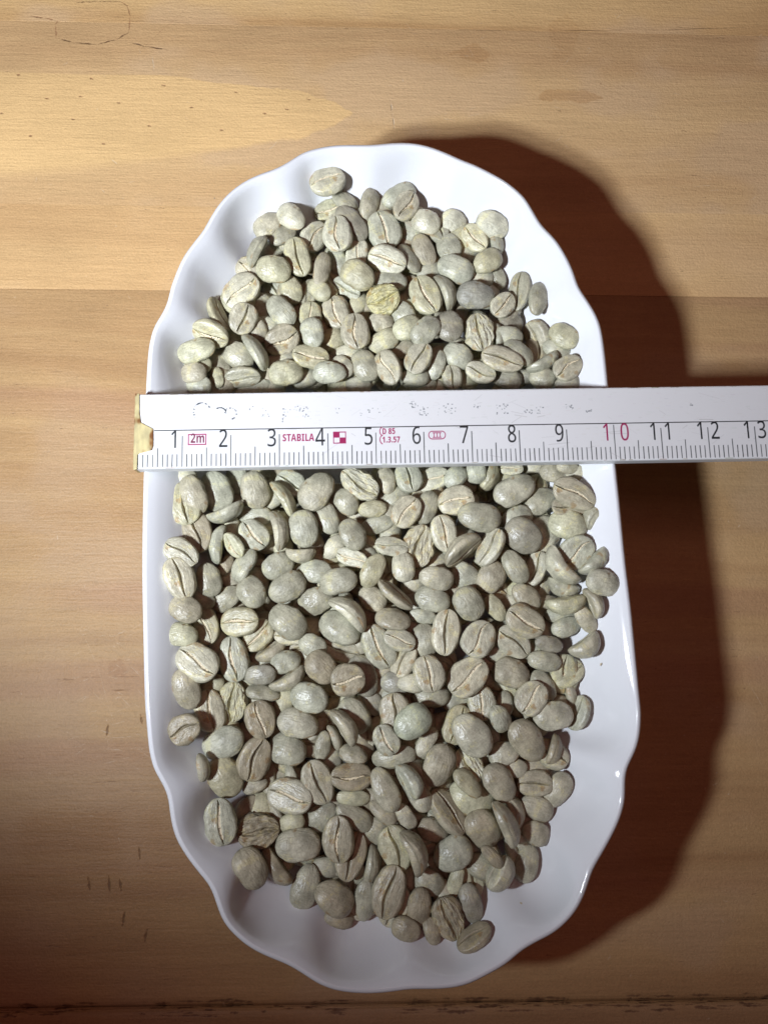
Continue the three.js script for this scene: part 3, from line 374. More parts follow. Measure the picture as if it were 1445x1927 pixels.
// x, y, length, width (photograph pixels), direction of the long axis, roll about it (0 = crease up, 180 = back up), layer, tone, looks
// looks: k silverskin in the crease, s silverskin flecks, w wrinkled, e seen edge on
const LIST = [
  // beyond the ruler's blank edge
  [616, 341, 68, 58, -22, 0, 2, 'c', 'k'], [504, 424, 50, 42, -40, 160, 0, 'c', 's'], [548, 408, 56, 44, 35, 180, 1, 'c'], [532, 443, 54, 38, -25, 150, 2, 'g'], 
  [484, 474, 62, 28, -62, 90, 1, 'g', 'e'], [512, 474, 40, 34, -40, 180, 0, 'g'], [515, 507, 62, 52, 10, 180, 1, 'y'], [561, 484, 76, 50, 74, 0, 2, 'y'], [473, 512, 56, 44, 40, 10, 0, 't', 'k'], 
  [454, 548, 78, 58, -42, 0, 2, 'c', 'k'], [412, 592, 74, 40, 65, -45, 1, 'y', 'e'], [458, 600, 60, 52, -67, 0, 2, 't'], [397, 628, 62, 46, 20, 35, 0, 'y', 'k'], [370, 660, 70, 46, -18, 180, 2, 'y', 's'], 
  [365, 702, 46, 42, 0, 180, 1, 't', 's'], [372, 684, 44, 34, 10, 180, 0, 'y'], [374, 726, 46, 40, 0, 180, 1, 'g'], [410, 686, 62, 46, 75, 180, 0, 'g'], [410, 710, 40, 24, 80, 180, 1, 'y'], 
  [447, 668, 64, 50, 35, 180, 1, 'g'], [480, 662, 80, 31, 58, 90, 2, 'g', 'e'], [457, 710, 66, 42, -5, 40, 1, 'g'], [480, 730, 60, 30, -10, 180, 0, 'g'], [491, 578, 56, 48, 60, 180, 0, 'g'], 
  [529, 585, 68, 48, 50, 180, 2, 'g', 's'], [548, 546, 54, 42, 75, 180, 1, 'y'], [507, 614, 40, 32, 30, 180, 0, 'g'], [531, 640, 66, 56, -28, 10, 1, 't', 'k'], [484, 620, 44, 34, 80, 180, 0, 't'], 
  [444, 634, 30, 24, 90, 180, 0, 'y'], [539, 702, 64, 52, -8, 180, 2, 'y', 's'], [576, 712, 40, 30, -30, 180, 0, 'g'], [528, 680, 60, 30, -15, 180, 0, 'g'], [580, 556, 62, 38, 100, 40, 0, 'g'], 
  [584, 592, 50, 42, 90, 0, 1, 'y', 'k'], [588, 626, 58, 46, 80, 180, 2, 'g'], [585, 671, 70, 46, 10, 0, 2, 'y', 'k'], [620, 701, 62, 44, 0, 180, 2, 'g'], [644, 690, 46, 40, 45, 180, 1, 't'], 
  [633, 588, 64, 52, 70, 0, 1, 't', 'k'], [669, 624, 72, 55, 83, 0, 2, 't', 'k'], [625, 639, 50, 38, -20, 180, 0, 'y', 's'], [659, 664, 40, 26, 0, 180, 0, 'c'], [687, 688, 62, 52, 60, 180, 1, 'g'], 
  [731, 692, 72, 50, 65, 18, 2, 't', 'k'], [721, 563, 64, 58, -20, 0, 2, 'Y', 'w'], [717, 607, 46, 38, 0, 180, 1, 'c', 's'], [722, 642, 58, 42, -32, 180, 1, 'y', 's'], [732, 528, 66, 48, 10, 150, 1, 'g'], 
  [674, 572, 42, 28, -60, 180, 0, 'y'], [653, 542, 52, 34, 30, 30, 0, 'g'], [673, 518, 68, 56, 35, 180, 2, 'y', 's'], [615, 548, 46, 34, 60, 180, 0, 'y'], [801, 556, 80, 58, 62, 0, 2, 'y', 'k'], 
  [837, 550, 70, 32, 65, 90, 1, 'g', 'e'], [783, 584, 52, 30, 25, 180, 0, 'y'], [757, 590, 48, 40, 40, 180, 0, 'g'], [767, 618, 54, 48, -20, 180, 1, 'y'], [801, 622, 62, 46, -40, 180, 1, 'g'], 
  [845, 613, 62, 54, 75, 180, 2, 'd'], [787, 674, 66, 48, -62, 0, 2, 't'], [757, 658, 46, 34, -20, 180, 0, 't'], [821, 686, 56, 36, 105, 180, 1, 'g'], [861, 670, 56, 48, 30, 180, 1, 'g'], 
  [851, 710, 48, 38, 80, 0, 1, 'g'], [796, 724, 42, 26, 0, 180, 0, 'g'], [781, 710, 46, 30, 0, 180, 0, 'g'], [673, 726, 30, 24, 0, 180, 0, 'g'], [649, 380, 52, 38, 40, 160, 1, 'g'], 
  [617, 396, 46, 32, -20, 10, 0, 'y', 'k'], [695, 384, 60, 38, 105, 150, 1, 't'], [721, 394, 34, 24, -50, 180, 0, 'g'], [751, 368, 58, 36, -25, 180, 0, 'g'], [764, 388, 64, 46, -58, 0, 2, 'c', 'k'], 
  [635, 440, 76, 56, 82, 0, 2, 'c', 'k'], [661, 420, 76, 44, 50, 180, 1, 'd'], [592, 445, 64, 46, -50, 20, 1, 'c', 'k'], [723, 434, 74, 62, 70, 0, 1, 'g', 'k'], [729, 489, 74, 52, 18, 0, 2, 'c', 'k'], 
  [769, 486, 66, 38, 60, 150, 1, 'g'], [777, 436, 52, 36, 15, 180, 0, 'g'], [672, 478, 58, 42, -75, 0, 1, 'c', 'k'], [606, 506, 72, 34, 102, 180, 2, 't', 's'], [635, 492, 50, 34, 70, 180, 0, 'g'], 
  [600, 545, 40, 30, 40, 180, 0, 'y'], [798, 472, 64, 40, 65, 180, 1, 'b', 's'], [801, 418, 54, 46, 25, 180, 1, 'c'], [853, 418, 48, 46, 30, 180, 1, 'c', 's'], [845, 466, 54, 48, 70, 180, 1, 'g'], 
  [857, 506, 70, 52, 22, 180, 2, 'g'], [809, 512, 44, 24, -20, 180, 0, 'g'], [894, 448, 60, 44, 48, 0, 2, 'Z', 'k'], [926, 423, 60, 48, 30, 180, 1, 'c', 's'], [931, 460, 40, 24, 80, 90, 0, 'g', 'e'], 
  [882, 476, 42, 30, -50, 180, 0, 'g'], [917, 492, 54, 44, -30, 170, 1, 'y'], [932, 520, 46, 30, 60, 180, 0, 'g'], [904, 522, 40, 26, 0, 180, 0, 'c'], [976, 549, 74, 42, 100, 20, 1, 'g'], 
  [1012, 562, 66, 38, 100, 160, 1, 'g'], [946, 574, 54, 42, -50, 0, 1, 'c', 'k'], [895, 556, 70, 54, 5, 180, 2, 'D', 's'], [902, 625, 74, 54, 78, 0, 2, 't', 'w'], [950, 608, 60, 50, 30, 180, 0, 'd'], 
  [936, 632, 36, 20, 80, 90, 0, 'g', 'e'], [958, 632, 36, 24, 20, 180, 0, 'g'], [1010, 632, 54, 46, 60, 40, 0, 't'], [1060, 632, 56, 44, 35, 180, 1, 'y'], [976, 664, 62, 44, 40, 150, 1, 'g'], 
  [945, 676, 80, 46, 18, 0, 2, 't'], [904, 700, 60, 40, 20, 0, 2, 't'], [1020, 682, 66, 28, -32, -90, 1, 'g', 'e'], [1046, 658, 40, 24, 25, 180, 0, 'g'], [1068, 692, 56, 44, -35, 0, 1, 't', 'k'], 
  [1020, 712, 48, 44, 20, 180, 1, 'g'], [983, 706, 30, 26, 0, 180, 0, 'd'], [956, 714, 44, 36, 10, 180, 0, 'd'], [1070, 724, 34, 20, 0, 180, 0, 'd'], 
  // along the ruler's scale edge and below
  
  [364, 932, 72, 52, 75, 180, 1, 't'], [408, 924, 78, 64, 70, 180, 2, 'g'], [348, 948, 70, 50, 80, 0, 0, 'y'], [344, 894, 30, 20, 20, 180, 0, 'c'], [423, 964, 78, 32, -22, -90, 2, 'g', 'e'], 
  [480, 922, 72, 58, 75, 175, 2, 't', 's'], [448, 902, 50, 40, 70, 180, 0, 'g'], [548, 910, 60, 50, 30, 0, 1, 'g'], [534, 938, 76, 27, 58, 90, 1, 'y', 'e'], [512, 940, 50, 30, -40, 180, 0, 'g'], 
  [372, 1003, 76, 54, 80, 0, 1, 'b'], [412, 1024, 72, 31, 100, -90, 1, 'g', 'e'], [431, 994, 34, 20, 120, 180, 0, 'c'], [480, 970, 56, 36, 5, 180, 0, 'g'], [478, 1006, 64, 52, 48, 0, 2, 'g', 'k'], 
  [524, 998, 78, 34, 78, 90, 2, 't', 'e'], [572, 995, 70, 58, 80, 180, 2, 'g', 's'], [440, 1026, 52, 36, 55, 40, 1, 'y', 'k'], [460, 1063, 66, 46, -58, 150, 2, 'g'], [426, 1064, 42, 26, -60, 180, 1, 'b'], 
  [428, 1088, 46, 28, 25, 180, 0, 't'], [339, 1088, 82, 56, 70, 0, 2, 'c'], [342, 1040, 66, 46, 35, 0, 1, 't'], [393, 1091, 64, 50, 75, 180, 2, 'g'], [524, 1064, 60, 52, -30, 180, 1, 'g'], 
  [566, 1042, 54, 27, 0, -90, 1, 'c', 'e'], [541, 1105, 72, 56, -30, 180, 2, 'g', 's'], [474, 1114, 62, 56, 60, 180, 2, 'g'], [426, 1127, 60, 44, -35, 180, 1, 'g'], [380, 1127, 44, 30, 30, 180, 0, 'g'], 
  [596, 924, 80, 62, -55, 180, 2, 't', 's'], [677, 910, 82, 50, 35, 0, 2, 't', 'w'], [653, 944, 52, 46, 60, 180, 1, 'g'], [615, 972, 68, 42, 65, 180, 1, 'g'], [701, 958, 52, 34, -5, 180, 1, 'y', 's'], 
  [713, 986, 58, 30, -20, 180, 0, 'g'], [727, 904, 52, 36, 80, 180, 1, 'c'], [769, 898, 60, 50, 70, 0, 1, 'g'], [813, 902, 60, 40, -20, 0, 0, 'c', 'k'], [857, 898, 48, 40, -50, 180, 1, 'g'], 
  [747, 932, 50, 36, -40, 180, 0, 'g'], [764, 963, 66, 54, -55, 0, 2, 'c', 'k'], [803, 956, 64, 42, 110, 180, 1, 'g'], [858, 942, 70, 58, -15, 0, 2, 'c', 'k'], [836, 1004, 72, 50, 75, 0, 2, 'c', 'k'], 
  [869, 1035, 84, 35, -40, 65, 2, 't', 'e'], [788, 1028, 82, 58, 105, 0, 1, 'c', 'w'], [737, 1028, 64, 38, 8, -30, 2, 'c'], [663, 1006, 62, 50, 60, 165, 2, 'g'], [629, 1030, 40, 30, -50, 180, 0, 'c'], 
  [663, 1050, 60, 36, 20, 0, 1, 'c', 'k'], [701, 1074, 68, 44, -60, 180, 2, 'y'], [759, 1066, 56, 44, 80, 180, 1, 'c'], [637, 1094, 70, 53, -10, 180, 2, 'g', 's'], [595, 1075, 60, 46, 10, 180, 1, 'g'], 
  [744, 1119, 82, 44, 40, -55, 2, 't'], [821, 1088, 64, 48, 10, 180, 2, 't'], [814, 1127, 64, 50, 15, 180, 1, 'g'], [902, 973, 80, 58, 12, 180, 2, 'g'], [896, 888, 44, 40, 80, 180, 1, 'g'], 
  [920, 898, 56, 27, 115, 90, 0, 'y', 'e'], [968, 923, 82, 58, -28, 180, 2, 't'], [1016, 944, 60, 48, -35, 180, 1, 'g'], [1080, 930, 84, 52, 28, 0, 2, 't', 'k'], [1006, 880, 44, 24, 5, 180, 0, 't'], 
  [1040, 890, 48, 38, 20, 180, 1, 't'], [962, 882, 44, 26, 0, 0, 1, 'c', 'k'], [1068, 880, 40, 24, 10, 180, 1, 't'], [1114, 880, 36, 22, -30, 180, 0, 'c'], [1092, 892, 28, 22, 0, 180, 0, 't'], 
  [1070, 954, 58, 36, 0, 0, 0, 'b'], [1068, 988, 68, 56, 15, 180, 1, 'y'], [1118, 972, 50, 28, -50, 90, 0, 'g', 'e'], [984, 1008, 74, 66, 40, 180, 2, 'd'], [974, 974, 58, 46, -20, 180, 1, 'g'], 
  [1016, 1014, 78, 58, -60, 180, 0, 'c'], [922, 1030, 78, 48, -60, -30, 2, 't'], [969, 1067, 68, 43, 60, 180, 2, 'g'], [876, 1086, 56, 44, 50, 180, 0, 'g'], [924, 1086, 62, 54, -60, 180, 1, 'b', 's'], 
  [1008, 1070, 60, 36, 110, 20, 0, 't'], [1056, 1066, 86, 39, 52, -90, 2, 'c', 'e'], [1084, 1039, 68, 58, -35, 0, 1, 'g', 'k'], [1116, 1056, 66, 31, -45, -75, 1, 'g', 'e'], [1059, 1103, 60, 34, 20, -85, 1, 'g', 'e'], 
  [1136, 1097, 66, 50, 15, 180, 2, 't', 's'], [350, 1146, 58, 50, 30, 180, 1, 'b'], [344, 1194, 48, 40, 10, 180, 0, 'y'], [388, 1178, 74, 50, 75, 0, 2, 'y', 'k'], [452, 1170, 74, 56, -5, 0, 2, 'y', 'k'], 
  [486, 1196, 66, 50, -48, 0, 1, 'y', 'k'], [510, 1224, 56, 30, -35, -70, 0, 't', 'e'], [542, 1170, 76, 60, 40, 180, 2, 'g'], [550, 1194, 66, 40, -5, 0, 1, 'c'], [372, 1246, 84, 66, 35, 0, 2, 'c', 'k'], 
  [440, 1240, 86, 56, 82, 0, 2, 'g', 'k'], [412, 1214, 40, 26, 100, 180, 0, 'c'], [352, 1296, 74, 50, 75, 180, 1, 'b'], [489, 1270, 60, 40, -5, 180, 2, 'd'], [496, 1304, 62, 36, 8, 140, 1, 'g'], 
  [538, 1246, 54, 44, -15, 180, 1, 'g'], [542, 1278, 72, 32, -30, -90, 1, 't', 'e'], [536, 1316, 40, 20, 100, 180, 0, 'y'], [396, 1337, 80, 60, 80, 0, 2, 'c', 'k'], [438, 1320, 76, 52, 95, 0, 1, 'y', 'w'], 
  [398, 1290, 40, 24, -30, 180, 0, 'y'], [582, 1313, 72, 60, 20, 180, 2, 'g'], [588, 1215, 52, 44, 30, 180, 1, 'g'], [605, 1256, 66, 58, 50, 180, 2, 'b', 's'], [595, 1130, 66, 54, -20, 180, 1, 'g'], 
  [657, 1154, 88, 37, 42, 90, 2, 'c', 'e'], [639, 1182, 78, 60, 30, 180, 1, 'g'], [641, 1222, 64, 44, 20, 0, 0, 't'], [713, 1216, 86, 60, 65, 0, 1, 'g', 'k'], [739, 1166, 66, 50, 15, 150, 2, 't'], 
  [752, 1204, 60, 40, 20, 0, 1, 't', 'k'], [701, 1126, 54, 46, 40, 180, 1, 'c', 's'], [796, 1160, 50, 29, 10, 180, 1, 'g'], [799, 1206, 62, 50, 80, 180, 1, 'g', 's'], [839, 1190, 87, 55, 95, 0, 2, 'c'], 
  [761, 1244, 66, 44, -60, -30, 1, 'c'], [719, 1262, 44, 30, 10, 180, 0, 't'], [655, 1280, 64, 62, -12, 0, 2, 'b', 'k'], [683, 1272, 76, 54, 70, 180, 1, 'd'], [807, 1268, 70, 60, 75, 0, 2, 't', 'k'], 
  [811, 1308, 60, 42, 0, 180, 0, 'g'], [880, 1274, 86, 68, -42, 0, 2, 'c', 'k'], [742, 1340, 72, 56, 90, 0, 2, 't'], [668, 1345, 72, 52, 55, 180, 2, 'g'], [701, 1320, 50, 34, 60, 180, 0, 'd'], 
  [745, 1284, 50, 40, 0, 180, 0, 'd'], [775, 1286, 30, 20, 0, 180, 0, 'c'], [882, 1136, 66, 58, 60, 180, 2, 'g', 's'], [932, 1144, 54, 34, 55, 180, 1, 'y', 's'], [990, 1124, 60, 44, 40, 180, 1, 't'], 
  [988, 1169, 78, 60, 30, 0, 2, 't', 'k'], [966, 1208, 72, 53, 42, 0, 1, 't'], [900, 1202, 74, 62, -55, 0, 2, 't', 'k'], [1064, 1134, 76, 37, -8, -80, 2, 'y', 'e'], [1116, 1134, 58, 27, 65, 80, 1, 't', 'e'], 
  [1054, 1156, 50, 24, -5, 180, 0, 'g'], [1102, 1166, 54, 33, 55, 180, 1, 'c'], [1064, 1180, 52, 38, -20, 180, 1, 'g'], [1100, 1214, 62, 38, -35, -80, 1, 't', 'e'], [1033, 1212, 54, 33, 15, 180, 2, 'd'], 
  [1024, 1244, 62, 41, 8, 180, 2, 'g'], [1068, 1266, 62, 50, -30, 0, 1, 'y', 'k'], [962, 1267, 66, 57, 20, 180, 1, 't', 's'], [940, 1232, 40, 24, 0, 180, 0, 'g'], [1000, 1314, 68, 60, -55, 0, 2, 't', 'k'], 
  [1022, 1290, 60, 40, 55, 180, 1, 'g'], [906, 1322, 66, 54, 80, 0, 1, 'g', 'k'], [948, 1326, 44, 26, 100, 180, 0, 'g'], [1070, 1306, 40, 20, 80, 90, 0, 't', 'e'], [1088, 1342, 66, 44, 110, 35, 1, 'g'], 
  [1041, 1347, 76, 58, -5, 180, 2, 't'], [348, 1372, 58, 53, -25, 0, 1, 'b'], [420, 1398, 80, 63, -20, 180, 2, 'g', 's'], [424, 1462, 75, 64, 60, 180, 1, 'y'], [380, 1444, 44, 22, 80, 90, 0, 't', 'e'], 
  [490, 1354, 72, 59, 75, 0, 2, 'b', 'k'], [480, 1428, 84, 61, -68, 0, 2, 'b'], [480, 1478, 46, 30, -20, 180, 1, 't', 's'], [542, 1410, 68, 61, 20, 180, 1, 'g'], [561, 1361, 76, 57, 15, 180, 2, 't', 's'], 
  [548, 1462, 42, 24, 80, 180, 1, 'g'], [546, 1498, 84, 62, 16, 0, 1, 't', 'k'], [512, 1530, 60, 30, 60, 40, 0, 't', 'e'], [548, 1548, 42, 26, -15, 180, 0, 'y'], [415, 1546, 86, 60, 82, 0, 2, 'g', 'k'], 
  [486, 1564, 80, 64, -5, 0, 2, 'b', 'w'], [468, 1522, 50, 40, -40, 180, 0, 'b'], [647, 1368, 78, 35, 58, 90, 2, 't', 'e'], [628, 1388, 44, 20, 65, 90, 0, 't', 'e'], [607, 1404, 54, 30, 100, 180, 1, 'g'], 
  [665, 1420, 52, 40, 20, 140, 1, 't'], [727, 1392, 60, 48, 60, 0, 2, 'g', 'k'], [741, 1424, 80, 44, -8, 180, 1, 'g'], [776, 1358, 72, 62, -40, 180, 2, 'n'], [803, 1396, 58, 33, -60, 180, 1, 't'], 
  [825, 1441, 82, 61, 110, 180, 2, 'b', 's'], [769, 1470, 70, 37, 60, 60, 2, 'g', 'e'], [789, 1458, 70, 30, 62, 90, 0, 'g', 'e'], [661, 1462, 78, 53, 0, 0, 2, 'b', 'k'], [665, 1501, 62, 31, 3, 180, 1, 'y'], 
  [598, 1472, 84, 59, 68, 0, 2, 't'], [725, 1486, 84, 49, 65, 180, 2, 't'], [721, 1528, 58, 34, 40, 180, 1, 't'], [763, 1536, 52, 33, 55, 180, 1, 't'], [815, 1562, 54, 40, 20, 180, 0, 't'], 
  [790, 1500, 50, 38, 60, 180, 0, 't'], [843, 1527, 94, 57, 55, -35, 1, 't'], [607, 1536, 56, 44, -40, 180, 0, 'g'], [668, 1537, 76, 41, 30, 180, 1, 'g'], [712, 1563, 50, 44, 30, 180, 0, 'g'], 
  [637, 1579, 86, 60, 88, 0, 2, 't', 'k'], [661, 1611, 88, 54, 105, 0, 1, 'b'], [562, 1590, 84, 65, 0, 180, 2, 't', 's'], [520, 1627, 86, 37, 55, -90, 1, 'b', 'e'], [472, 1634, 74, 59, 60, 180, 1, 'b', 's'], 
  [575, 1669, 80, 54, 105, 180, 1, 'g'], [629, 1691, 77, 63, 30, 175, 2, 'b'], [638, 1728, 48, 26, 10, 180, 0, 'b'], [614, 1631, 42, 34, 10, 180, 0, 'g'], [688, 1694, 76, 42, 95, 180, 1, 'g'], 
  [698, 1627, 66, 29, 100, 90, 0, 'g', 'e'], [732, 1678, 98, 63, 105, 0, 2, 'b'], [742, 1704, 80, 58, 115, 10, 1, 't'], [744, 1596, 82, 59, 75, 0, 1, 'y'], [778, 1604, 87, 39, 68, 90, 2, 'b', 'e'], 
  [808, 1660, 58, 48, 30, 180, 1, 'g'], [852, 1606, 74, 65, -30, 180, 2, 'g'], [856, 1662, 63, 29, 108, 180, 1, 'y'], [788, 1708, 74, 49, 100, 180, 2, 'b', 's'], [764, 1748, 53, 43, 20, 180, 1, 'b'], 
  [844, 1728, 84, 59, 70, 0, 2, 'b', 'w'], [812, 1752, 48, 30, 70, 180, 1, 'b'], [886, 1700, 68, 43, 75, 180, 1, 'd'], [892, 1764, 70, 46, -35, -45, 1, 'b'], [908, 1630, 58, 50, 20, 180, 1, 'g'], 
  [926, 1612, 50, 25, 45, 180, 2, 'b', 's'], [940, 1644, 66, 44, -60, -60, 1, 't'], [990, 1624, 67, 47, 100, 180, 1, 'g'], [1008, 1568, 50, 45, 20, 180, 1, 't'], [908, 1560, 72, 64, 60, 180, 1, 'b'], 
  [950, 1550, 90, 37, 65, 90, 2, 't', 'e'], [966, 1526, 66, 31, 70, 90, 1, 't', 'e'], [888, 1384, 86, 67, 50, 180, 2, 't'], [860, 1364, 74, 52, 110, 0, 1, 'y'], [882, 1440, 68, 55, 60, 0, 1, 'c', 'w'], 
  [880, 1474, 62, 37, 45, 160, 1, 'y'], [888, 1500, 76, 65, 20, 180, 0, 'y'], [940, 1474, 78, 57, 55, 180, 2, 't'], [948, 1418, 57, 45, -20, 180, 1, 't'], [992, 1394, 86, 61, 55, 180, 2, 'b'], 
  [940, 1352, 50, 41, 60, 170, 1, 'g', 's'], [1040, 1410, 57, 28, 105, 90, 1, 'b', 'e'], [1004, 1444, 56, 27, 0, 180, 0, 't'], [1006, 1474, 58, 44, 0, 0, 0, 't'], [1048, 1486, 68, 47, -60, 180, 1, 't'], 
  [1010, 1520, 61, 47, 20, 180, 1, 't', 's'], [966, 1446, 30, 20, 0, 180, 0, 't'],
];
const OWN = {                                            // beans that stand out by themselves
  '616,341': 'pale coffee bean lying alone on bare white glaze beyond the heap',
  '721,563': 'rough pitted yellow coffee bean, the yellowest in the heap',
  '895,556': 'very dark grey coffee bean, rounded back up, between paler beans',
  '894,448': 'bright straw-coloured coffee bean with crease open at the heap edge',
  '776,1358': 'bluish-green coffee bean with rounded back up, the greenest in the heap',
  '1136,1097': 'tan coffee bean resting high on the dish wall against the glossy rim',
  '489,1270': 'chipped dark grey coffee bean with rounded back up among creased beans',
  '1033,1212': 'small dark grey coffee bean wedged above a smooth grey-green bean',
  '629,1691': 'brownish coffee bean, rounded back up, lowest of the heap beside bare glaze',
};
const surf = (x, z) => { const u = (x - cx) / 4.6, v = (z - cz) / 8.2; const w = z - ruleMidZ(x * CM) / CM; return RIM_H - 0.66 + 0.16 * Math.max(0, 1 - u * u) * Math.max(0, 1 - v * v) - 0.22 * Math.exp(-w * w / 2.2); };
const placed = [], cells = new Map();
const key = (x, z) => Math.floor(x / 0.6) + ',' + Math.floor(z / 0.6);
function ballsOf(b, at) { const out = []; for (const [i, j] of [[0, -0.34], [0, 0.34], [0.52, -0.2], [0.52, 0.2], [-0.52, -0.2], [-0.52, 0.2]]) out.push([at.x + b.X.x * i * b.a + b.Z.x * j * b.b, at.y + b.X.y * i * b.a + b.Z.y * j * b.b, at.z + b.X.z * i * b.a + b.Z.z * j * b.b, b.r]); return out; }
function hits(balls, slack) { for (const [x, y, z, r] of balls) for (let i = -1; i < 2; i++) for (let j = -1; j < 2; j++) { const c = cells.get(Math.floor(x / 0.6) + i + ',' + (Math.floor(z / 0.6) + j)); if (c) for (const q of c) { const dx = q[0] - x, dy = q[1] - y, dz = q[2] - z, s = (q[3] + r) * slack; if (dy < s && dx * dx + dy * dy + dz * dz < s * s) return true; } } return false; }
function settle(b, balls) { for (const q of balls) { const k2 = key(q[0], q[2]); if (!cells.has(k2)) cells.set(k2, []); cells.get(k2).push(q); } placed.push(b); }
function frame(b) { const m = new THREE.Matrix4().makeBasis(b.X, b.Y, b.Z); return new THREE.Quaternion().setFromRotationMatrix(m); }
const beans = [];
{
  const rr = rng(2024);
  const rows = LIST.map((r, i) => ({ i, x: r[0], y: r[1], L: r[2], W: r[3], a: r[4], roll: r[5], layer: r[6], tone: r[7], look: r[8] ?? '', jig: [rr(), rr(), rr(), rr(), rr()] }));
  const order = rows.slice().sort((p, q) => p.layer - q.layer || p.i - q.i);
  for (const r of order) {
    const h0 = RIM_H - 0.7, at0 = P(r.x, r.y, h0 * CM).divideScalar(CM), eye = camera.position.clone().divideScalar(CM), dist = FWD.dot(at0.clone().sub(eye));
    const grow = [1.16, 1.04, 1.0][r.layer]; if (r.i) { r.L = Math.max(r.L * grow, r.layer ? 0 : 52); r.W = Math.max(r.W * grow, r.layer || r.look.includes('e') ? 0 : 38); }
    const px = dist / FOCAL, edge = Math.abs(Math.sin(r.roll * R)) > 0.85;
    const b = { row: r, a: r.L * px / 2 };
    if (edge) { b.t = r.W * px / 2 * 1.08; b.b = b.a * 0.72; } else { b.b = r.W * px / 2; if (r.roll > 120 && r.i) { b.a *= 1.03; b.b *= 0.95; } b.t = clamp(b.b * (r.roll > 120 ? 0.56 : 0.58), 0.09, 0.22); }
    b.r = Math.min(b.t, b.b) * 0.92;
    const p1 = P(r.x + 12 * Math.cos(r.a * R), r.y + 12 * Math.sin(r.a * R), h0 * CM).divideScalar(CM);
    b.X = p1.sub(at0).normalize();
    const view = eye.clone().sub(at0).normalize(), up = view.clone().multiplyScalar(0.65).add(new THREE.Vector3(0, 0.35, 0)).normalize();
    if (r.i === 0) { const e = 0.4, nx = dishY(at0.x - e, at0.z) - dishY(at0.x + e, at0.z), nz = dishY(at0.x, at0.z - e) - dishY(at0.x, at0.z + e); up.copy(new THREE.Vector3(nx, 2 * e, nz).normalize().add(view)).normalize(); }
    const side = new THREE.Vector3().crossVectors(b.X, up).normalize().negate();       // towards image-down when the axis points right
    if (side.dot(P(r.x - 12 * Math.sin(r.a * R), r.y + 12 * Math.cos(r.a * R), h0 * CM).divideScalar(CM).sub(at0)) < 0) side.negate();
    const tilt = r.i ? (r.jig[0] - 0.5) * 22 * R : 0, roll = (r.roll + (r.i ? (r.jig[1] - 0.5) * 16 : 0)) * R;
    b.X.addScaledVector(up, Math.tan(tilt)).normalize();
    b.Y = up.clone().multiplyScalar(Math.cos(roll)).addScaledVector(side, Math.sin(roll)); b.Y.addScaledVector(b.X, -b.Y.dot(b.X)).normalize();
    b.Z = new THREE.Vector3().crossVectors(b.X, b.Y).normalize();
    let h = surf(at0.x, at0.z) - [0.46, 0.32, 0.15][r.layer], at;
    for (let k = 0; k < 60; k++, h += 0.012) {
      at = P(r.x, r.y, h * CM).divideScalar(CM);
      const balls = ballsOf(b, at);
      let low = false; for (const q of balls) if (q[1] - q[3] * 0.95 < dishY(q[0], q[2])) { low = true; break; }
      if (low) continue;
      if (k > 26) break;
      if (!hits(balls, 0.80)) break;
    }
    b.at = at; b.h = at.y; settle(b, ballsOf(b, at)); beans.push(b);
  }
  const show = (b) => b.a * b.b * [0.35, 0.75, 1][b.row.layer];
  const ranked = beans.slice().sort((p, q) => show(q) - show(p)), single = new Set(ranked.slice(0, 312));
  const zone = (b) => {
    const beyond = b.at.z * CM < ruleMidZ(b.at.x * CM), gap = Math.abs(b.at.z - ruleMidZ(b.at.x * CM) / CM) - 0.8, wallNear = surf(b.at.x, b.at.z) - dishY(b.at.x, b.at.z) < 0.85;
    if (gap < 0.75) return beyond ? 'against the ruler\'s blank edge' : 'against the ruler\'s scale edge';
    if (wallNear) return beyond ? 'by the dish wall past the ruler\'s blank edge' : 'by the dish wall, ruler\'s scale side';
    return beyond ? 'mid-heap beyond the ruler\'s blank edge' : gap > 4.2 ? 'at the heap end farthest from the ruler' : 'mid-heap on the ruler\'s scale side';
  };
  const rest = [];
  for (const b of beans) {
    if (!single.has(b)) { rest.push(b); continue; }
    const r = b.row, v = Math.floor(r.jig[2] * 3), edge = r.look.includes('e'), wr = r.look.includes('w'), face = Math.abs(r.roll) < 60;
    const n = Math.floor(r.jig[3] * 997), si = n % plainShapes.length;
    const g = wr ? roughShapes[n % roughShapes.length] : edge ? bentShapes[n % bentShapes.length] : plainShapes[si];
    const o = mesh('coffee_bean', g, beanMat(r.tone, wr ? 'w' : r.look.includes('s') ? 's' : 'p', v));
    o.position.copy(b.at).multiplyScalar(CM); o.quaternion.copy(frame(b)); o.scale.set(b.a * CM, b.t * CM, b.b * CM);
    const skin = r.look.includes('k') && !edge;
    if (skin) mesh('silverskin', skins[si][n % 2], skinMat, o);
    const pose = edge ? 'tipped on edge' : wr ? 'wrinkled crease up' : face ? (skin ? 'crease up with silverskin' : 'bare crease up') : r.look.includes('s') ? 'flecked back up' : 'smooth back up';
    const size = LIST[r.i][2] < 52 ? 'small ' : LIST[r.i][2] > 80 ? 'large ' : '', words = (q) => q.split(' ').length, ratio = LIST[r.i][3] / LIST[r.i][2], shape = face || edge ? '' : ratio > 0.85 ? 'roundish ' : ratio < 0.7 ? 'slender ' : 'oval ';
    const named = `${TONE_WORD[r.tone]} coffee bean, ${pose}, ${zone(b)}`;
    put(o, OWN[r.x + ',' + r.y] ?? [size + shape + named, shape + named, size + named, named].find((q) => words(q) <= 16), 'coffee bean', 'green coffee beans heaped in the dish');
  }
  // the beans glimpsed in the gaps and the buried ones that carry the heap
  const lowShape = beanGeometry(77, { rows: 18, face: 18, back: 10 }), mats = [];
